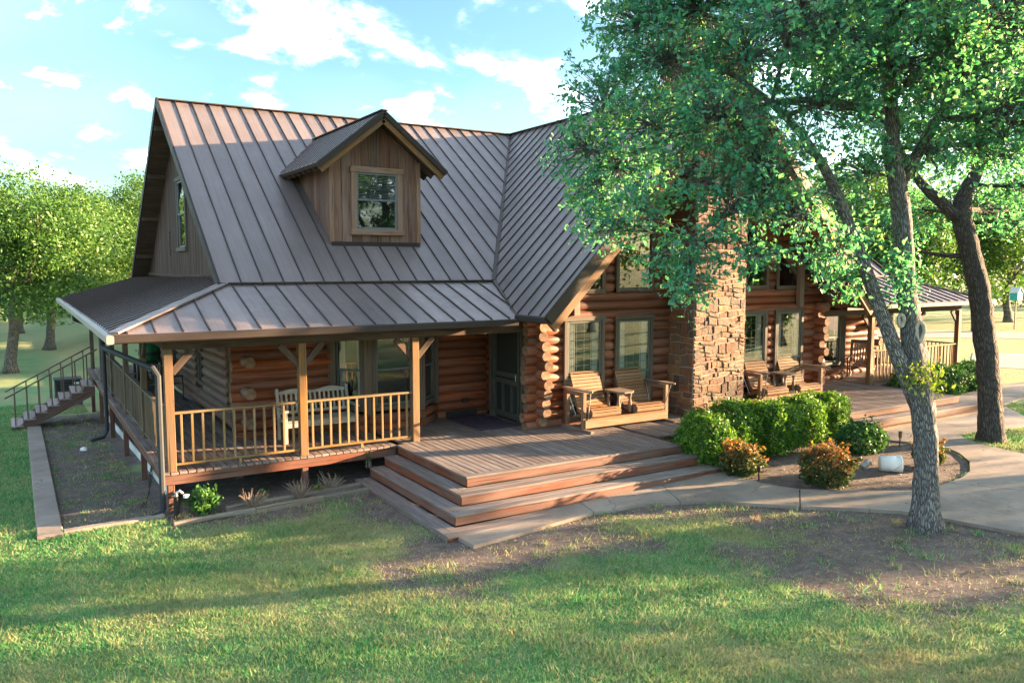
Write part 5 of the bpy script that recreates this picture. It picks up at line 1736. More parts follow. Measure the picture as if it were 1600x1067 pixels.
def oak(name, label, group, base, limbs, lobes, leaf=0.085, lpt=34, tips_k=1.0, seed=1, leafmat='leaf_oak', barkmat='bark', twig=True, spread=0.24, flare=1.35, nseg=14, lobed=True):
    """limbs: list of (points, radii) in world space, first is the trunk; lobes: (centre, radius_xyz, tips)"""
    rng = np.random.RandomState(seed)
    rr = random.Random(seed)
    t = thing(name, label, 'tree', base, 0, group)
    bx = np.array(base)
    g = G()
    allp = []
    for k, (pts, rad) in enumerate(limbs):
        # resample for a smooth, slightly crooked limb
        P = np.array(pts, float); Rr = np.array(rad, float)
        d = np.concatenate([[0], np.cumsum(np.linalg.norm(np.diff(P, axis=0), axis=1))])
        m = max(6, int(d[-1] / (0.14 if k == 0 and nseg > 12 else 0.28)))
        q = np.linspace(0, d[-1], m)
        PP = np.stack([np.interp(q, d, P[:, i]) for i in range(3)], 1)
        for it in range(2):
            PP[1:-1] = (PP[:-2] + 2 * PP[1:-1] + PP[2:]) / 4
        PR = np.interp(q, d, Rr)
        PP[1:-1] += rng.normal(size=(m - 2, 3)) * 0.035 * PR[1:-1, None]
        if k == 0:
            fl = np.exp(-q / 0.35)
            PR = PR * (1 + (flare - 1) * fl)
            PP[0, 2] -= 0.12
        md = None
        if k == 0:
            ph_ = rng.uniform(0, 6.28, 4)
            md = lambda i, a: 1 + 0.55 * math.exp(-q[i] / 0.22) * max(0, math.sin(4 * a + ph_[0]) * 0.6 + math.sin(7 * a + ph_[1]) * 0.4) + 0.035 * math.sin(3 * a + ph_[2] + q[i] * 1.3) + 0.03 * math.sin(5 * a + ph_[3] - q[i] * 2.1)
        g.tube([Vector(p - bx) for p in PP], [float(r) for r in PR], nseg if k == 0 else max(7, nseg - 4), 0.05, rr, mod=md)
        allp.append(np.concatenate([PP, PR[:, None]], 1))
    tr = g.obj('trunk', MAT[barkmat], t, smooth=True)
    main = np.concatenate(allp[0:], 0)
    gb = G()
    pts_all, out_all = [], []
    for c, r, ntip in lobes:
        c = np.array(c, float); r = np.array(r if hasattr(r, '__len__') else (r, r, r * 0.75), float)
        # branch into the lobe from a limb point below it
        dd = np.linalg.norm(main[:, :3] - c, axis=1) + 1.2 * np.maximum(0, main[:, 2] - c[2]) + 0.25 * rng.rand(len(main))
        i = int(np.argmin(dd))
        a = main[i, :3]
        br = bez(a, c, rng, 7, 0.08, 0.07)
        L = np.linalg.norm(c - a)
        r0 = min(main[i, 3] * 0.7, 0.02 + 0.022 * L)
        gb.tube([Vector(p - bx) for p in br], [float(x) for x in np.linspace(r0, max(0.012, r0 * 0.35), 7)], 6)
        nt = max(4, int(ntip * tips_k))
        u = rng.normal(size=(nt, 3)); u /= np.linalg.norm(u, axis=1)[:, None]
        rad = rng.uniform(0.45, 1.05, nt) ** 0.7
        tips = c + u * rad[:, None] * r
        for j in range(nt):
            k = max(3, int(lpt * rng.uniform(0.5, 1.5)))
            if twig:
                s0 = br[rng.randint(3, 7)]
                tw = bez(s0, tips[j], rng, 4, 0.05, 0.1)
                gb.tube([Vector(p - bx) for p in tw], [0.012, 0.009, 0.006, 0.003], 4, caps=False)
                # leafy sprays fanning from the twig end
                p = []
                for q_ in range(3):
                    dv = rng.normal(size=3) + u[j] * 0.9
                    dv *= rng.uniform(0.16, 0.36) / (np.linalg.norm(dv) + 1e-6) * spread / 0.12
                    o_ = tw[rng.randint(2, 4)]
                    e_ = o_ + dv + np.array([0, 0, -0.04])
                    gb.tube([Vector(o_ - bx), Vector(e_ - bx)], [0.005, 0.002], 3, caps=False)
                    kk = max(2, k // 3)
                    tt = 1 - rng.rand(kk, 1) ** 1.6 * 0.85
                    p.append(o_ + (e_ - o_) * tt + rng.normal(size=(kk, 3)) * 0.032 * spread / 0.12)
                p = np.concatenate(p); k = len(p)
            else:
                p = tips[j] + rng.normal(size=(k, 3)) * spread * np.array([1, 1, 0.62])
            pts_all.append(p)
            out_all.append(np.repeat(u[j][None] * 0.5, k, 0))
    gb.obj('branches', MAT[barkmat], t)
    P = np.concatenate(pts_all) - bx
    v, f = leaves(P, leaf, rng, 0.5, np.concatenate(out_all), lobed)
    o = place('crown', np_mesh('crown', v, f, MAT[leafmat]), t)
    o['kind'] = 'stuff'
    return t

def auto_oak(label, group, base, h, cr, seed, name='oak_tree', leaf=0.2, n_lobes=16, tips=26, lpt=14, leafmat='leaf_far', barkmat='bark_far', lean=(0, 0), clear=0.25, trunk_r=None):
    rng = np.random.RandomState(seed)
    b = np.array(base, float)
    tr = trunk_r or 0.025 * h
    top = b + np.array([lean[0], lean[1], h * 0.78])
    fork = b + np.array([lean[0] * 0.4 + rng.uniform(-0.2, 0.2), lean[1] * 0.4 + rng.uniform(-0.2, 0.2), h * (clear + 0.06)])
    limbs = [([b, (b * 0.5 + fork * 0.5) + rng.normal(size=3) * 0.12, fork, (fork + top) / 2 + rng.normal(size=3) * 0.3, top], [tr, tr * 0.86, tr * 0.78, tr * 0.42, tr * 0.12])]
    for k in range(4):
        an = k * 1.57 + rng.uniform(-0.5, 0.5)
        e = fork + np.array([math.cos(an) * cr * 0.62, math.sin(an) * cr * 0.62, h * rng.uniform(0.2, 0.42)])
        limbs.append((list(bez(fork - np.array([0, 0, 0.15 * k]), e, rng, 5, 0.06, 0.08)), [tr * 0.55, tr * 0.45, tr * 0.34, tr * 0.22, tr * 0.1]))
    lobes = []
    cz = b[2] + h * (0.5 + clear * 0.35)
    hz = h * (0.5 - clear * 0.38)
    for k in range(n_lobes):
        u = rng.normal(size=3); u /= np.linalg.norm(u)
        q = rng.uniform(0.35, 0.86)
        c = np.array([b[0] + lean[0], b[1] + lean[1], cz]) + u * q * np.array([cr, cr, hz])
        rr_ = cr * rng.uniform(0.26, 0.40)
        lobes.append((c, (rr_, rr_, rr_ * 0.72), tips))
    return oak(name, label, group, tuple(b), limbs, lobes, leaf, lpt, 1.0, seed, leafmat, barkmat, False, leaf * 1.9, 1.4, 10, False)

def shrub(name, label, cat, base, rx, ry, h, n, leaf, mat, seed, group=None, stems=7, boxy=2.6, stem_mat='bark_far', top_bias=None, up=0.3, sprigs=0):
    rng = np.random.RandomState(seed)
    t = thing(name, label, cat, base, 0, group)
    u = rng.normal(size=(n, 3)); u /= np.linalg.norm(u, axis=1)[:, None]
    # superellipsoid shell with lumps
    e = (np.abs(u) ** boxy).sum(1) ** (-1 / boxy)
    ph = rng.uniform(0, 6, 6)
    lump = 1 + 0.07 * np.sin(u[:, 0] * 5 + ph[0]) + 0.07 * np.sin(u[:, 1] * 6 + ph[1]) + 0.06 * np.sin(u[:, 2] * 7 + ph[2]) + 0.06 * np.sin((u[:, 0] + u[:, 2]) * 13 + ph[3]) + 0.05 * np.sin(u[:, 1] * 17 + ph[4]) + 0.05 * np.sin(u[:, 0] * 19 + ph[5])
    rad = e * lump * rng.uniform(0.72, 1.04, n) ** 0.8
    rad = np.where(rng.rand(n) < 0.07, rad * rng.uniform(1.02, 1.16, n), rad)
    p = u * rad[:, None] * np.array([rx, ry, h / 2])
    p[:, 2] += h / 2
    if sprigs:
        ex = []
        for k in range(sprigs):
            d = rng.normal(size=3); d[2] = abs(d[2]) + 0.3; d /= np.linalg.norm(d)
            c0 = d * np.array([rx, ry, h / 2]) * 0.85 + np.array([0, 0, h / 2])
            L = rng.uniform(0.06, 0.17)
            tt = rng.rand(26, 1)
            ex.append(c0 + (d + np.array([0, 0, 0.3])) * L * tt * 1.3 + rng.normal(size=(26, 3)) * 0.022)
        p = np.concatenate([p] + ex)
    p = p[p[:, 2] > 0.02]
    out = p - np.array([0, 0, h * 0.45]); out /= np.linalg.norm(out, axis=1)[:, None] + 1e-6
    v, f = leaves(p, leaf, rng, up, out * 0.6, False, 1.05)
    o = place('foliage', np_mesh('foliage', v, f, MAT[mat]), t); o['kind'] = 'stuff'
    g = G()
    for k in range(stems):
        a = rng.uniform(0, 6.28); q = rng.uniform(0.3, 0.8)
        e_ = np.array([math.cos(a) * rx * q, math.sin(a) * ry * q, h * rng.uniform(0.6, 0.9)])
        g.tube([Vector(x) for x in bez((math.cos(a) * 0.05, math.sin(a) * 0.05, -0.05), e_, rng, 4, 0.05, 0.06)], [0.014, 0.011, 0.008, 0.004], 5)
    g.obj('stems', MAT[stem_mat], t)
    return t
# ------------------------------------------------------------------ big oaks in front of the house
_F = Vector((math.cos(R(58.33)), math.sin(R(58.33)), 0))
# crown lobes of the near oak: (centre, radius); a broad, low, one-sided crown that hangs over the roof
NEAR = [
    ((6.74, -4.20, 8.04), 0.95),
    ((5.90, -4.26, 6.98), 0.70),
    ((5.43, -4.44, 6.01), 0.58),
    ((6.07, -4.50, 5.76), 0.72),
    ((5.60, -4.79, 4.84), 0.42),
    ((5.50, -4.55, 5.35), 0.42),
    ((6.16, -5.21, 6.32), 0.80),
    ((6.79, -4.77, 7.43), 1.05),
    ((7.51, -4.64, 8.30), 1.15),
    ((6.44, -5.93, 5.61), 0.62),
    ((5.80, -5.36, 5.07), 0.42),
    ((6.05, -5.59, 4.37), 0.42),
    ((6.36, -6.12, 4.50), 0.42),
    ((6.13, -6.05, 3.86), 0.26),
    ((6.82, -6.33, 5.19), 0.60),
    ((6.59, -6.17, 6.40), 0.82),
    ((7.51, -5.92, 7.42), 0.95),
    ((7.15, -6.71, 5.75), 0.75),
    ((7.38, -6.93, 4.95), 0.42),
    ((7.93, -6.87, 6.51), 0.85),
    ((8.72, -6.39, 7.81), 1.00),
    ((9.13, -6.64, 5.66), 0.60),
    ((8.00, -7.02, 4.41), 0.38),
    ((8.99, -6.50, 3.98), 0.34),
    ((9.09, -6.49, 4.63), 0.50),
    ((8.54, -7.54, 7.07), 0.90),
    ((10.03, -7.15, 6.00), 0.60),
    ((9.82, -7.01, 8.29), 1.00),
    ((9.70, -7.78, 7.03), 0.88),
    ((10.63, -7.79, 7.89), 1.20),
    ((11.02, -7.94, 6.60), 0.95),
    ((11.11, -7.34, 6.11), 0.70),
    ((6.93, -6.60, 4.36), 0.28),
    ((7.29, -4.17, 9.20), 1.15),
    ((7.74, -5.28, 9.14), 1.40),
    ((8.75, -6.25, 9.21), 1.50),
    ((9.80, -7.13, 9.22), 1.50),
    ((11.23, -7.79, 9.11), 1.40),
    ((8.66, -5.68, 10.62), 1.30),
    ((9.82, -6.74, 10.76), 1.40),
    ((10.96, -7.48, 10.47), 1.30),
    ((11.82, -8.31, 7.66), 1.20),
    ((12.21, -8.41, 9.02), 1.20),
    ((12.06, -8.37, 6.34), 0.90),
    ((10.68, -4.87, 7.97), 0.90),
    ((11.65, -5.15, 9.73), 1.00),
    ((6.59, -7.46, 7.58), 1.00),
    ((7.46, -8.45, 7.76), 1.10),
    ((8.66, -8.98, 7.52), 1.00)
]
T1 = (9.66, -7.61, g1(9.66, -7.61))
limbs1 = [
    ([(9.66, -7.61, 0.18), (9.72, -7.56, 1.05), (9.75, -7.49, 1.83), (9.66, -7.37, 2.42), (9.66, -7.31, 2.96), (9.62, -7.21, 3.59), (9.60, -7.12, 4.38), (9.60, -7.03, 5.16), (9.43, -6.97, 5.83), (9.35, -6.95, 6.59), (9.34, -6.83, 7.65), (9.32, -6.68, 9.00)], [0.180, 0.168, 0.172, 0.197, 0.172, 0.152, 0.143, 0.139, 0.123, 0.107, 0.082, 0.049]),
    ([(9.68, -7.41, 2.12), (9.41, -7.23, 2.77), (9.15, -7.04, 3.60), (8.92, -6.88, 4.28), (8.71, -6.74, 4.95), (8.38, -6.57, 5.71), (7.92, -6.33, 6.36), (7.38, -5.94, 6.93), (6.96, -5.15, 7.51)], [0.139, 0.115, 0.102, 0.094, 0.082, 0.070, 0.057, 0.041, 0.025]),
    ([(9.59, -6.99, 5.45), (10.20, -7.04, 6.27), (10.66, -7.24, 7.07), (11.29, -7.55, 7.76)], [0.090, 0.082, 0.066, 0.041]),
    ([(9.40, -6.93, 6.50), (8.75, -6.70, 6.62), (8.18, -6.33, 6.76), (7.36, -5.85, 6.57), (6.66, -5.22, 6.22), (5.94, -4.58, 5.86)], [0.074, 0.066, 0.053, 0.041, 0.029, 0.016]),
    ([(8.61, -6.64, 5.34), (7.87, -6.42, 5.32), (7.13, -6.10, 5.12), (6.54, -5.67, 4.66)], [0.057, 0.045, 0.033, 0.021]),
    ([(9.35, -6.88, 7.27), (8.83, -6.24, 8.00), (8.08, -5.38, 8.40), (7.08, -4.43, 8.29)], [0.066, 0.049, 0.037, 0.025])
]
t1 = oak('oak_tree', 'near oak with forked grey trunk and callused scars beside the curved walk', 'oaks in the front yard', T1, limbs1,
         [(c, (r, r, r * 0.8), int(105 * r * r + 14)) for c, r in NEAR], leaf=0.08, lpt=17, seed=3, leafmat='leaf_oak', spread=0.12, flare=1.35, nseg=22)
# pruning scars on the near trunk
def scar(c, d, w, h):
    d = Vector(d).normalized(); s = d.cross(Vector((0, 0, 1))).normalized(); u = s.cross(d)
    g = G()
    n = 18
    ring = [Vector(c) + s * math.cos(2 * math.pi * k / n) * w * (1 if math.sin(2 * math.pi * k / n) > 0 else 0.75) + u * math.sin(2 * math.pi * k / n) * h for k in range(n)]
    ring.append(ring[0])
    g.tube([p - Vector(T1) for p in ring], 0.03, 7, caps=False)
    g.obj('callus', MAT['scar'], t1, smooth=True)
    g = G(); g.prism([p - Vector(T1) - d * 0.03 for p in ring[:-1]], d * 0.03); g.obj('scar', MAT['scar_dark'], t1)
scar((9.60, -7.43, 3.23), (-0.75, -0.58, 0), 0.058, 0.15)
scar((9.42, -7.23, 3.40), (-0.80, -0.56, 0), 0.042, 0.09)
# epicormic sprouts
def sprout(c, r, n, mat, seed):
    rng = np.random.RandomState(seed)
    p = np.array(c) - np.array(T1) + rng.normal(size=(n, 3)) * r
    v, f = leaves(p, 0.065, rng, 0.3)
    o = place('sprout', np_mesh('sprout', v, f, MAT[mat]), t1); o['kind'] = 'stuff'
sprout((9.64, -7.58, 2.52), 0.13, 160, 'leaf_sprout', 31)
sprout((9.43, -7.50, 2.57), 0.12, 150, 'leaf_sprout', 34)
sprout((9.36, -7.26, 3.91), 0.17, 320, 'leaf_oak', 32)
sprout((9.35, -7.20, 4.33), 0.14, 220, 'leaf_oak', 33)
T2 = (16.17, -5.18, g1(16.17, -5.18))
limbs2 = [
    ([(16.18, -5.19, 0.32), (16.20, -5.12, 1.06), (16.19, -5.01, 2.05), (16.17, -4.88, 3.03), (16.10, -4.75, 3.88), (15.98, -4.59, 4.66), (15.85, -4.44, 5.29), (15.93, -4.43, 5.86), (16.22, -4.56, 6.28), (16.29, -4.53, 6.99), (16.42, -4.50, 7.98), (16.63, -4.49, 9.25), (16.89, -4.47, 10.94)], [0.243, 0.236, 0.226, 0.220, 0.216, 0.210, 0.203, 0.157, 0.144, 0.131, 0.105, 0.079, 0.039]),
    ([(15.86, -4.46, 5.22), (15.58, -4.25, 5.55), (15.31, -4.06, 5.79), (15.16, -3.67, 6.30), (14.93, -3.32, 7.18), (14.52, -2.83, 8.20)], [0.157, 0.131, 0.112, 0.085, 0.066, 0.033]),
    ([(15.97, -4.61, 4.45), (15.84, -4.18, 4.45), (15.55, -3.75, 4.52), (15.16, -3.37, 4.75)], [0.079, 0.052, 0.033, 0.020]),
    ([(16.37, -4.52, 7.55), (17.07, -4.85, 8.40), (17.95, -5.31, 9.25)], [0.079, 0.066, 0.039])
]
FAR2 = [
    ((16.49, -4.45, 8.82), 1.50),
    ((15.80, -3.93, 9.67), 1.60),
    ((16.63, -5.22, 8.01), 1.50),
    ((16.21, -3.17, 8.19), 1.40),
    ((15.41, -2.74, 7.59), 1.20),
    ((14.85, -2.23, 9.08), 1.40),
    ((17.84, -4.56, 6.82), 1.00),
    ((16.54, -3.48, 7.14), 0.90),
    ((16.82, -4.45, 10.66), 1.80),
    ((15.26, -3.46, 10.94), 1.70),
    ((17.85, -5.21, 9.53), 1.60),
    ((18.37, -5.71, 7.98), 1.40),
    ((15.22, -3.16, 4.90), 0.60),
    ((16.27, -3.26, 5.52), 0.70),
    ((18.92, -3.95, 5.57), 0.70),
    ((17.31, -5.27, 6.00), 0.90),
    ((14.55, -1.86, 10.72), 1.50),
    ((16.17, -3.88, 12.21), 1.80),
    ((17.84, -4.96, 11.79), 1.70)
]
oak('oak_tree', 'second oak with dark leaning trunk in the grass island near the right steps', 'oaks in the front yard', T2, limbs2,
    [(c, (r, r, r * 0.75), int(46 * r * r + 8)) for c, r in FAR2], leaf=0.095, lpt=24, seed=9, leafmat='leaf_oak', barkmat='bark_dark', spread=0.17, flare=1.15, nseg=22)
# ------------------------------------------------------------------ shrubs and bed plants
hed = [((9.55, -3.05), 'rounded boxwood shrub nearest the front steps, first in the hedge row'), ((10.55, -2.85), 'boxwood shrub second from the steps, directly before the chimney'), ((11.45, -3.1), 'boxwood shrub in the middle of the hedge row'), ((12.5, -2.95), 'boxwood shrub fourth from the steps in the hedge row'), ((13.5, -2.85), 'boxwood shrub at the far right end of the hedge row')]
for k, ((x, y), lab) in enumerate(hed):
    shrub('boxwood_shrub', lab, 'shrub', onground(x, y, 0.02), 0.53 + 0.03 * (k % 2), 0.52, 1.04 + 0.09 * ((k * 3) % 4) / 3, 13000, 0.055, 'leaf_box', 40 + k, 'clipped boxwood hedge before the chimney', boxy=3.0)
nan = [((9.62, -3.95), 0.42, 0.62, 'leaf_nandina', 'rusty green nandina at the end of the steps, below the first boxwood', 61), ((10.35, -5.35), 0.50, 0.74, 'leaf_nandina', 'round red-topped nandina beside the curved walk', 62), ((13.0, -4.15), 0.50, 0.66, 'leaf_shrub', 'dark green rounded shrub behind the white bucket', 63), ((13.0, -5.65), 0.30, 0.55, 'leaf_nandina', 'small reddish nandina half hidden behind the near oak trunk', 64)]
for (x, y), r, h, m, lab, sd_ in nan:
    shrub('nandina_shrub', lab, 'shrub', onground(x, y, 0.02), r * 0.92, r * 0.92, h * 0.92, int(3800 * r / 0.45), 0.066, m, sd_, 'low shrubs in the planting bed', boxy=2.1, sprigs=16)
for k, (x, y) in enumerate(((20.6, -0.75), (21.9, -0.72), (23.2, -0.78))):
    shrub('hedge_shrub', ['dark green hedge shrub below the right porch railing, left of three', 'dark green hedge shrub below the right porch railing, middle of three', 'dark green hedge shrub below the right porch railing, right of three'][k], 'shrub', onground(x, y), 0.78, 0.55, 0.85, 4200, 0.085, 'leaf_shrub', 70 + k, 'hedge below the right porch railing', boxy=2.8)
def sprig_shrub(name, label, base, r, h, n, mat, seed, leaf=0.085, group=None):
    """upright leafy stems fanning from the base"""
    rng = np.random.RandomState(seed)
    t = thing(name, label, 'shrub', base, 0, group)
    P = []; g = G()
    for k in range(n):
        a = rng.uniform(0, 6.28); q = rng.uniform(0.15, 1) * r
        e = np.array([math.cos(a) * q, math.sin(a) * q, h * rng.uniform(0.65, 1.05) * (1 - 0.25 * (q / r) ** 2)])
        b = bez((math.cos(a) * 0.03, math.sin(a) * 0.03, -0.02), e, rng, 9, 0.04, 0.05)
        g.tube([Vector(x) for x in b[::2]], [0.006, 0.005, 0.004, 0.003, 0.002], 4, caps=False)
        for x in b[2:]:
            P.append(x + rng.normal(size=(5, 3)) * 0.028)
    P = np.concatenate(P)
    v, f = leaves(P, leaf, rng, 0.5, None, False, 0.85)
    o = place('foliage', np_mesh('foliage', v, f, MAT[mat]), t); o['kind'] = 'stuff'
    g.obj('stems', MAT['bark_far'], t)
sprig_shrub('corner_shrub', 'small green leafy shrub by the porch corner tap', onground(0.48, -0.36), 0.30, 0.46, 46, 'leaf_shrub', 81)
def twigs(label, base, r, h, n, seed):
    rng = np.random.RandomState(seed)
    t = thing('dry_shrub', label, 'shrub', base, 0, 'bare twiggy shrubs in the front bed')
    g = G()
    for k in range(n):
        a = rng.uniform(0, 6.28); q = rng.uniform(0.2, 1) * r
        e = np.array([math.cos(a) * q, math.sin(a) * q, h * rng.uniform(0.5, 1)])
        g.tube([Vector(x) for x in bez((0, 0, -0.02), e, rng, 4, 0.1, 0.12)], [0.007, 0.006, 0.005, 0.002], 4, caps=False)
        for j in range(2):
            e2 = e * 0.6 + rng.normal(size=3) * 0.07 + np.array([0, 0, 0.08])
            g.tube([Vector(e * 0.5), Vector(e2)], [0.004, 0.002], 3, caps=False)
    g.obj('twigs', MAT['twig_dry'], t)
twigs('dry grey twiggy shrub in the front bed nearest the green shrub', onground(1.25, -0.58), 0.30, 0.30, 34, 5)
twigs('dry grey twiggy shrub in the front bed beside the red deck post', onground(2.1, -0.48), 0.30, 0.34, 34, 6)
twigs('dry grey twiggy shrub in the front bed nearest the steps', onground(2.75, -0.34), 0.28, 0.32, 34, 7)
def weed(label, base, r, n, mat, seed, h=0.2):
    shrub('weed', label, 'plant', base, r, r, h, n, 0.06, mat, seed, 'small weeds round the porch', stems=3, boxy=2.0, up=1.0)
weed('small green weed among the twigs of the front bed', onground(1.55, -0.22), 0.12, 60, 'leaf_shrub', 91, 0.22)
weed('small green weed growing through the step at the deck end', onground(3.62, -0.02, 0.32), 0.07, 40, 'leaf_shrub', 92, 0.3)
weed('yellowish weed at the foot of the red deck post', onground(2.5, -0.35), 0.09, 50, 'leaf_sprout', 93, 0.2)

# ------------------------------------------------------------------ trees around
LT = [
    ((-2.5, 31.0), 10.4, 4.6, 'sunlit oak with pale leaning trunk nearest the left edge', 101, (0.8, 0)),
    ((-0.4, 42.5), 10.6, 5.4, 'sunlit oak with thick dark trunk behind the side stairs', 102, (0, 0)),
    ((-8.5, 44.0), 11.5, 5.5, 'tall oak behind the leaning one at the left edge', 103, (0, 0)),
    ((4.8, 46.0), 10.4, 4.8, 'rounded oak beside the rear corner of the porch roof', 104, (0, 0)),
    ((11.5, 62.0), 13.2, 5.5, 'duller green oak farthest off, seen past the gable rake', 105, (0, 0)),
    ((-2.0, 58.0), 11.0, 6.0, 'oak in the far row behind the thick-trunked one', 106, (0, 0)),
    ((-14.0, 62.0), 12.0, 6.0, 'oak in the far row at the left edge', 107, (0, 0)),
    ((4.0, 70.0), 11.0, 6.0, 'oak in the far row behind the rounded one', 108, (0, 0)),
]
for (x, y), h, cr, lab, sd_, ln in LT:
    nearf = y < 50
    auto_oak(lab, 'oaks beyond the left lawn', onground(x, y), h, cr, sd_, leaf=0.17 if nearf else 0.28, n_lobes=32 if nearf else 24, tips=60 if nearf else 34, lpt=18 if nearf else 12, lean=ln, clear=0.30)
RT = [
    ((33.0, 22.0), 11.5, 6.0, 'sunlit oak behind the right porch roof', 111),
    ((44.0, 40.0), 12.0, 6.5, 'broad oak behind the forked trunk of the near oak', 112),
    ((52.0, 22.0), 12.5, 6.5, 'broad oak above the bird house by the far fence', 113),
    ((42.0, 52.0), 13.0, 7.0, 'tall oak in the back row behind the right porch', 114),
    ((60.0, 38.0), 13.5, 7.0, 'tall oak in the back row towards the right edge', 115),
    ((72.0, 14.0), 13.0, 7.0, 'oak at the far right edge beyond the road', 116),
    ((38.0, 26.0), 9.0, 5.0, 'low bushy oak behind the right porch corner post', 118),
    ((47.0, 17.5), 9.5, 5.0, 'low bushy oak left of the bird house', 119),
    ((57.0, 15.0), 10.5, 5.5, 'bushy oak to the right of the bird house', 120),
    ((34.0, 42.0), 12.0, 6.0, 'oak in the back row straight behind the near oak fork', 131),
]
for (x, y), h, cr, lab, sd_ in RT:
    auto_oak(lab, 'oaks beyond the right lawn', onground(x, y), h, cr, sd_, leaf=0.24, n_lobes=32, tips=44, lpt=15, clear=0.26)
# oaks standing outside the picture to the right, between the house and the low sun
ST = [((30.0, -12.5), 7.5, 1.25, 121, 'slim young oak beyond the right edge of the picture, nearest the house'),
      ((31.0, -18.6), 8.5, 3.6, 122, 'broad oak beyond the right edge of the picture, beside the slim young one'),
      ((42.0, -26.0), 10.0, 4.6, 123, 'taller oak beyond the right edge of the picture, behind the broad one'),
      ((27.0, -24.0), 8.5, 3.4, 124, 'oak beyond the right edge of the picture, nearest the viewer'),
      ((52.0, -13.0), 8.0, 3.6, 125, 'oak beyond the right edge of the picture, farthest along the drive')]
for k, ((x, y), h, cr, sd_, lab) in enumerate(ST):
    auto_oak(lab, 'oaks on the sunward side', onground(x, y), h, cr, sd_, leaf=0.30, n_lobes=18 if cr > 2 else 8, tips=16, lpt=7, clear=0.2)
shrub('sun_block_bush', 'tall dense bush added beyond the right edge to keep low sun off the soil', 'bush', onground(30.5, -14.4), 1.5, 1.5, 3.9, 6000, 0.22, 'leaf_shrub', 77, None, boxy=2.2)  # unseen bush, added so ground by the near oak stays shaded
# scrub along the far edges of the clearing
def scrub(name, label, pts, seed, h, leaf=0.4):
    rng = np.random.RandomState(seed)
    P = []
    for (ax, ay), (bx, by) in zip(pts[:-1], pts[1:]):
        L = math.hypot(bx - ax, by - ay)
        n = int(L * 150)
        t = rng.rand(n)
        x = ax + (bx - ax) * t + rng.normal(size=n) * 2.0; y = ay + (by - ay) * t + rng.normal(size=n) * 2.0
        hh = h * (0.55 + 0.45 * wob(x * 0.4, y * 0.4))
        z = gz(x, y) + np.abs(rng.rand(n)) ** 0.8 * np.clip(hh, 0.4, 99)
        P.append(np.stack([x, y, z], 1))
    v, f = leaves(np.concatenate(P), leaf, rng, 0.4, None, False)
    o = place(name, np_mesh(name, v, f, MAT['leaf_far']))
    o['kind'] = 'stuff'
    return tag(o, label, 'bushes')
scrub('undergrowth', 'band of green undergrowth at the edge of the left lawn', [(-40, 66), (-10, 74), (20, 80)], 3, 4.0)
scrub('undergrowth', 'band of green undergrowth beyond the far right road', [(20, 70), (50, 56), (72, 40), (95, 10)], 4, 4.0)
def far_wood(name, label, pts, seed, h):
    rng = np.random.RandomState(seed)
    P = []
    for (ax, ay), (bx, by) in zip(pts[:-1], pts[1:]):
        L = math.hypot(bx - ax, by - ay); n = int(L * 60)
        t = rng.rand(n)
        x = ax + (bx - ax) * t + rng.normal(size=n) * 5; y = ay + (by - ay) * t + rng.normal(size=n) * 5
        hh = h * (0.8 + 0.35 * wob(x * 0.12, y * 0.12))
        P.append(np.stack([x, y, rng.rand(n) ** 0.6 * hh], 1))
    v, f = leaves(np.concatenate(P), 1.1, rng, 0.4, None, False, 1.3)
    o = place(name, np_mesh(name, v, f, MAT['leaf_far'])); o['kind'] = 'stuff'
    return tag(o, label, 'woods')
far_wood('distant_wood', 'distant dark line of trees behind the house', [(-90, 110), (-20, 125), (60, 120), (120, 80), (150, 20), (150, -40)], 8, 9.0)

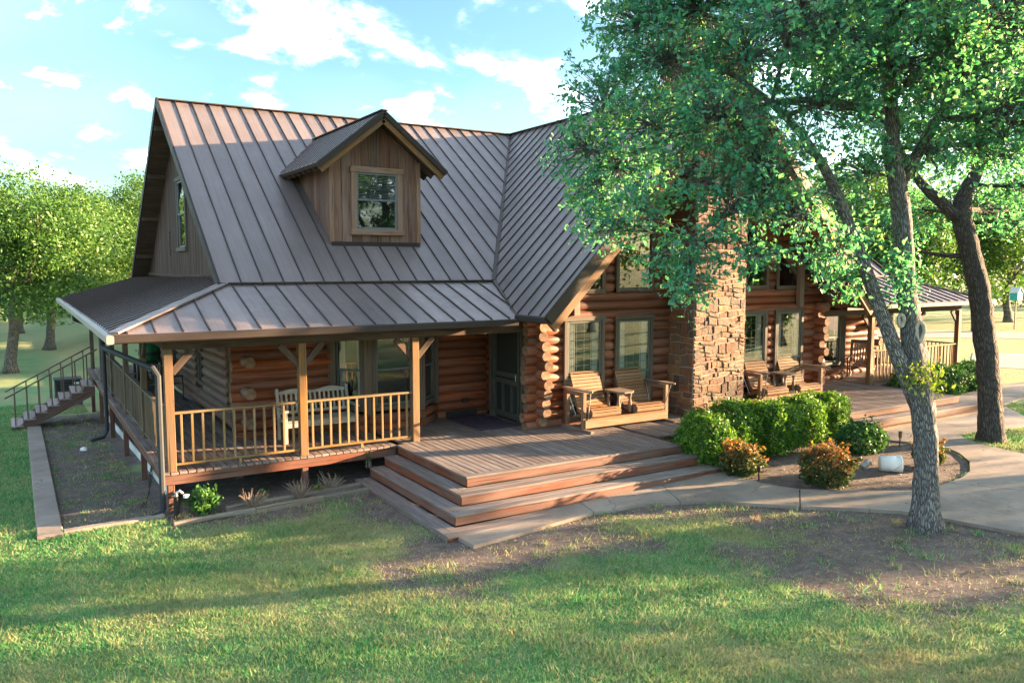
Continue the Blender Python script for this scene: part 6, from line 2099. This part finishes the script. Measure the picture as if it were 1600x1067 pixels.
# ------------------------------------------------------------------ grass
def grass(n, seed):
    rng = np.random.RandomState(seed)
    # sample the yard in front of the camera, denser nearby
    x = rng.uniform(-7, 22, n); y = rng.uniform(-13.5, 20, n)
    d = np.hypot(x + 2.06, y + 14.53)
    keep = rng.rand(n) < np.clip(11.0 / np.maximum(d, 6.0), 0, 1) ** 1.6
    fwd = (x + 2.06) * 0.525 + (y + 14.53) * 0.851; rt = (x + 2.06) * 0.851 - (y + 14.53) * 0.525
    keep &= (fwd > 4.5) & (np.abs(rt) < fwd * 0.69 + 0.8)
    # off the house, walk, bed
    keep &= ~((x > -0.15) & (x < 24.2) & (y > -0.15))
    keep &= ~((x > 3.3) & (x < 9.4) & (y > -4.2) & (y < 0))
    keep &= ~((x > 9.2) & (x < 20) & (y > -3.4))
    keep &= ~((np.abs(x + 1.78) < 0.19) & (y > -0.45) & (y < 13))
    x, y = x[keep], y[keep]
    from_poly = np.zeros(len(x), bool)
    for pl in SLABS + [bed]:
        P = np.array(pl); ins = np.zeros(len(x), bool)
        for (ax, ay), (bx, by) in zip(P, np.roll(P, -1, 0)):
            c = ((ay > y) != (by > y)) & (x < (bx - ax) * (y - ay) / (by - ay + 1e-12) + ax)
            ins ^= c
        from_poly |= ins
    x, y = x[~from_poly], y[~from_poly]
    b = bare_f(x, y); st = straw_f(x, y)
    # tufts
    tuft = wob(x * 5.1, y * 5.1)
    k = rng.rand(len(x)) < np.clip(1.15 - b * 1.3 + tuft * 0.3, 0.05, 1)
    x, y, b, st = x[k], y[k], b[k], st[k]
    m = len(x)
    straw = np.clip(st * 0.8 + 0.55 * np.clip(b, 0, 1) * rng.rand(m) + (rng.rand(m) < 0.12) * 0.6, 0, 1)
    h = rng.uniform(0.02, 0.065, m) * (1 - 0.25 * b) * (1 + 0.5 * np.clip(wob(x * 2, y * 2), -0.5, 1))
    far = np.clip(np.hypot(x + 2, y + 14.5) / 11, 1, 2.4)
    w = 0.0065 * far * rng.uniform(0.7, 1.3, m)
    a = rng.uniform(0, 6.283, m)
    lean = rng.normal(size=(m, 2)) * 0.6 * h[:, None]
    z = gz(x, y) + 0.018 * wob(x * 1.7, y * 1.7) - 0.004
    dx, dy = np.cos(a) * w, np.sin(a) * w
    v = np.empty((m, 3, 3))
    v[:, 0] = np.stack([x - dx, y - dy, z], 1)
    v[:, 1] = np.stack([x + dx, y + dy, z], 1)
    v[:, 2] = np.stack([x + lean[:, 0], y + lean[:, 1], z + h * far ** 0.3], 1)
    f = np.arange(m * 3).reshape(m, 3)
    o = place('grass', np_mesh('grass', v.reshape(-1, 3), f, MAT['blade'], {'straw': np.repeat(straw, 3)}))
    o['kind'] = 'stuff'
    tag(o, 'short patchy lawn grass, green with straw-coloured spots', 'grass')
    print('grass blades', m)
grass(3400000, 21)
def in_polys(x, y, polys):
    out = np.zeros(len(x), bool)
    for pl in polys:
        P = np.array(pl); ins = np.zeros(len(x), bool)
        for (ax, ay), (bx, by) in zip(P, np.roll(P, -1, 0)):
            ins ^= ((ay > y) != (by > y)) & (x < (bx - ax) * (y - ay) / (by - ay + 1e-12) + ax)
        out |= ins
    return out
def tufts(n, seed):
    """longer clumps of grass and weeds breaking up the lawn"""
    rng = np.random.RandomState(seed)
    x = rng.uniform(-6, 15, n); y = rng.uniform(-12.5, 14, n)
    k = ~((x > -0.15) & (y > -0.15)) & ~((x > 3.2) & (x < 9.5) & (y > -4.3) & (y < 0)) & ~(np.abs(x + 1.78) < 0.22) & ~in_polys(x, y, SLABS + [bed])
    b = bare_f(x, y)
    k &= rng.rand(n) < np.where(b > 0.5, 0.55, 1.0)
    x, y = x[k], y[k]
    P, S = [], []
    for cx_, cy_ in zip(x, y):
        m = rng.randint(10, 34); r = rng.uniform(0.03, 0.11)
        q = rng.normal(size=(m, 2)) * r
        P.append(np.stack([cx_ + q[:, 0], cy_ + q[:, 1]], 1)); S.append(np.full(m, np.clip(rng.normal(0.25, 0.3), 0, 1)))
    P = np.concatenate(P); S = np.concatenate(S); m = len(P)
    h = rng.uniform(0.05, 0.125, m); w = rng.uniform(0.004, 0.008, m) * 1.2
    a = rng.uniform(0, 6.283, m); lean = rng.normal(size=(m, 2)) * 0.5 * h[:, None]
    z = gz(P[:, 0], P[:, 1]) - 0.01
    v = np.empty((m, 3, 3))
    v[:, 0] = np.stack([P[:, 0] - np.cos(a) * w, P[:, 1] - np.sin(a) * w, z], 1)
    v[:, 1] = np.stack([P[:, 0] + np.cos(a) * w, P[:, 1] + np.sin(a) * w, z], 1)
    v[:, 2] = np.stack([P[:, 0] + lean[:, 0], P[:, 1] + lean[:, 1], z + h], 1)
    o = place('grass_tufts', np_mesh('grass_tufts', v.reshape(-1, 3), np.arange(m * 3).reshape(m, 3), MAT['blade'], {'straw': np.repeat(S, 3)}))
    o['kind'] = 'stuff'
    tag(o, 'longer clumps of grass and weeds scattered over lawn and bare soil', 'grass')
tufts(2600, 5)
def litter(n, seed):
    rng = np.random.RandomState(seed)
    x = rng.uniform(-3, 16, n); y = rng.uniform(-11, 1, n)
    d = np.exp(-((x - 9.5) / 5) ** 2 - ((y + 6.5) / 3.5) ** 2) + 0.12
    d = np.where(in_polys(x, y, [bed]), 1.2, d)
    k = (rng.rand(n) < d) & ~((x > -0.1) & (y > -0.1)) & ~((x > 3.2) & (x < 9.5) & (y > -4.1)) & ~((x > 14.2) & (y > -3.5))
    x, y = x[k], y[k]
    sl = in_polys(x, y, SLABS)
    kk = ~sl | (rng.rand(len(x)) < 0.16)
    x, y, sl = x[kk], y[kk], sl[kk]
    z = gz(x, y) + np.where(sl, 0.062, np.where(in_polys(x, y, [bed]), 0.034, 0.016))
    v, f = leaves(np.stack([x, y, z], 1), 0.05, rng, 5.0, None, False, 1.1)
    o = place('leaf_litter', np_mesh('leaf_litter', v, f, MAT['litter'])); o['kind'] = 'stuff'
    tag(o, 'brown fallen leaves scattered under the oaks and over the bed', 'fallen leaves')
litter(9000, 8)
